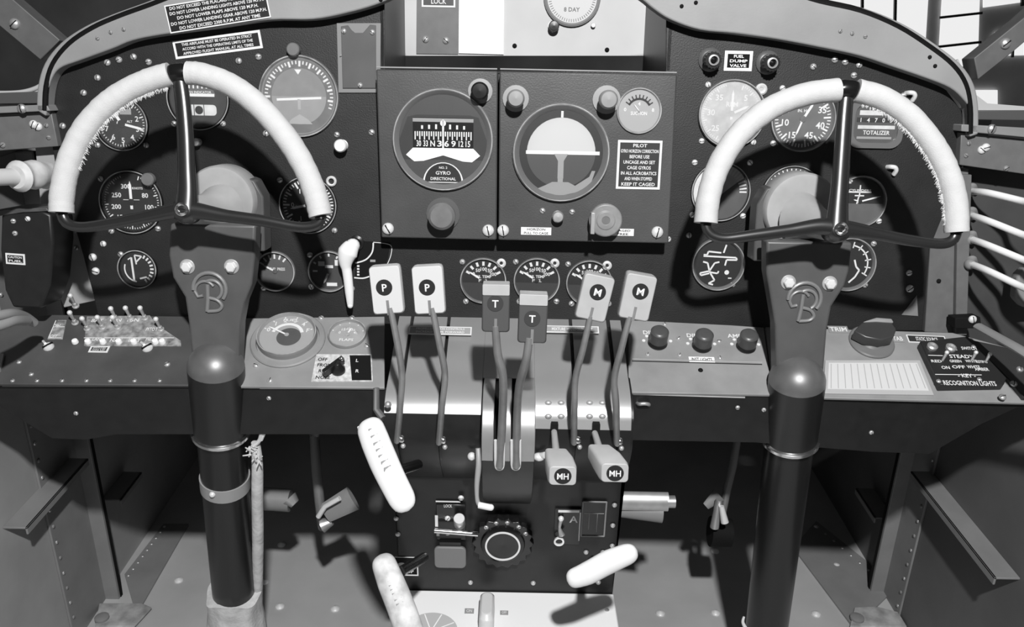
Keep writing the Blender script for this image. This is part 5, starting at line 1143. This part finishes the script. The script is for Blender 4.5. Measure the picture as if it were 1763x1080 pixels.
T = onp('latch_block', 'small black block with a bright stud above the right end of the shelf', 'latch', PANEL.off(.02), [(1645, 548), (1688, 546), (1690, 566), (1644, 566)], -.02, 0, MATTE, part='block'); screw(T, 1674, 550, 7, BOLTM)
T = Thing('diagonal_rail', 'grey diagonal rail sloping down to the right edge above the black switch box', 'rail', pos=at(1720, 590, .98)); q = T.w(); q.tube([at(1684, 562, 1.03), at(1752, 600, .97), at(1800, 630, .93), at(1900, 690, .88)], [.007, .0085], FRAMEM, n=12, flat=.6); q.build('rail', T)
T = Thing('wall_pad', 'grey rounded pad at the right edge below the hoses', 'pad', PANEL.off(.02), 1765, 490); b = T.mb(); b.prism(T.poly([(1752, 475), (1765, 462), (1800, 470), (1800, 530), (1762, 530), (1748, 515)]), -20, 0, FRAMEM); b.build('pad', T, bevel=.003)

# hook under the shelf
T = Thing('shelf_hook', 'small bright curved hook on the fascia right of the pedestal', 'hook', FASC, 1107, 695); b = T.mb(); b.tube(spl([(-10, 0, 0), (-8, 3, 8), (0, 5, 10), (8, 3, 8), (10, -2, 2)]), 3.2, ALU, n=10); b.build('hook_body', T)
T = Thing('side_bracket', 'small metal side bracket at the left shoulder of the pedestal', 'bracket', pos=at(665, 690, .97)); q = T.w(); q.tube([at(648, 668, .985), at(648, 705, .985), at(660, 722, .98)], [.006, .008], mat('bracket_mid', .15, .45), n=10, flat=.6); q.sph(at(668, 697, .965), .004, ALU); q.build('plate', T)

# ------------------------------------------------------------------ light
def lamp(name, typ, loc, energy, size=.05, rot=None):
    d_ = bpy.data.lights.new(name, typ); d_.energy = energy
    if typ == 'POINT': d_.shadow_soft_size = size
    o = bpy.data.objects.new(name, d_); C.objects.link(o); o.location = loc; return o
lamp('flash_lamp', 'POINT', (.12, -.3, CAMH + .76), 165, .03)
w = bpy.data.worlds.new('world'); sc.world = w; w.use_nodes = True
w.node_tree.nodes['Background'].inputs[0].default_value = (1, 1, 1, 1); w.node_tree.nodes['Background'].inputs[1].default_value = .035
sc.view_settings.view_transform = 'Standard'; sc.view_settings.look = 'None'; sc.view_settings.exposure = 0; sc.view_settings.gamma = 1
sc.view_settings.use_curve_mapping = False

seen = {}
for o in bpy.data.objects:
    if o.parent is None and 'label' in o:
        n = len(o['label'].split())
        if n > 16 or n < 4: print('LABELLEN', n, o.name, o['label'])
        if o['label'] in seen and 'group' not in o: print('DUPLABEL', o.name, o['label'])
        seen[o['label']] = 1
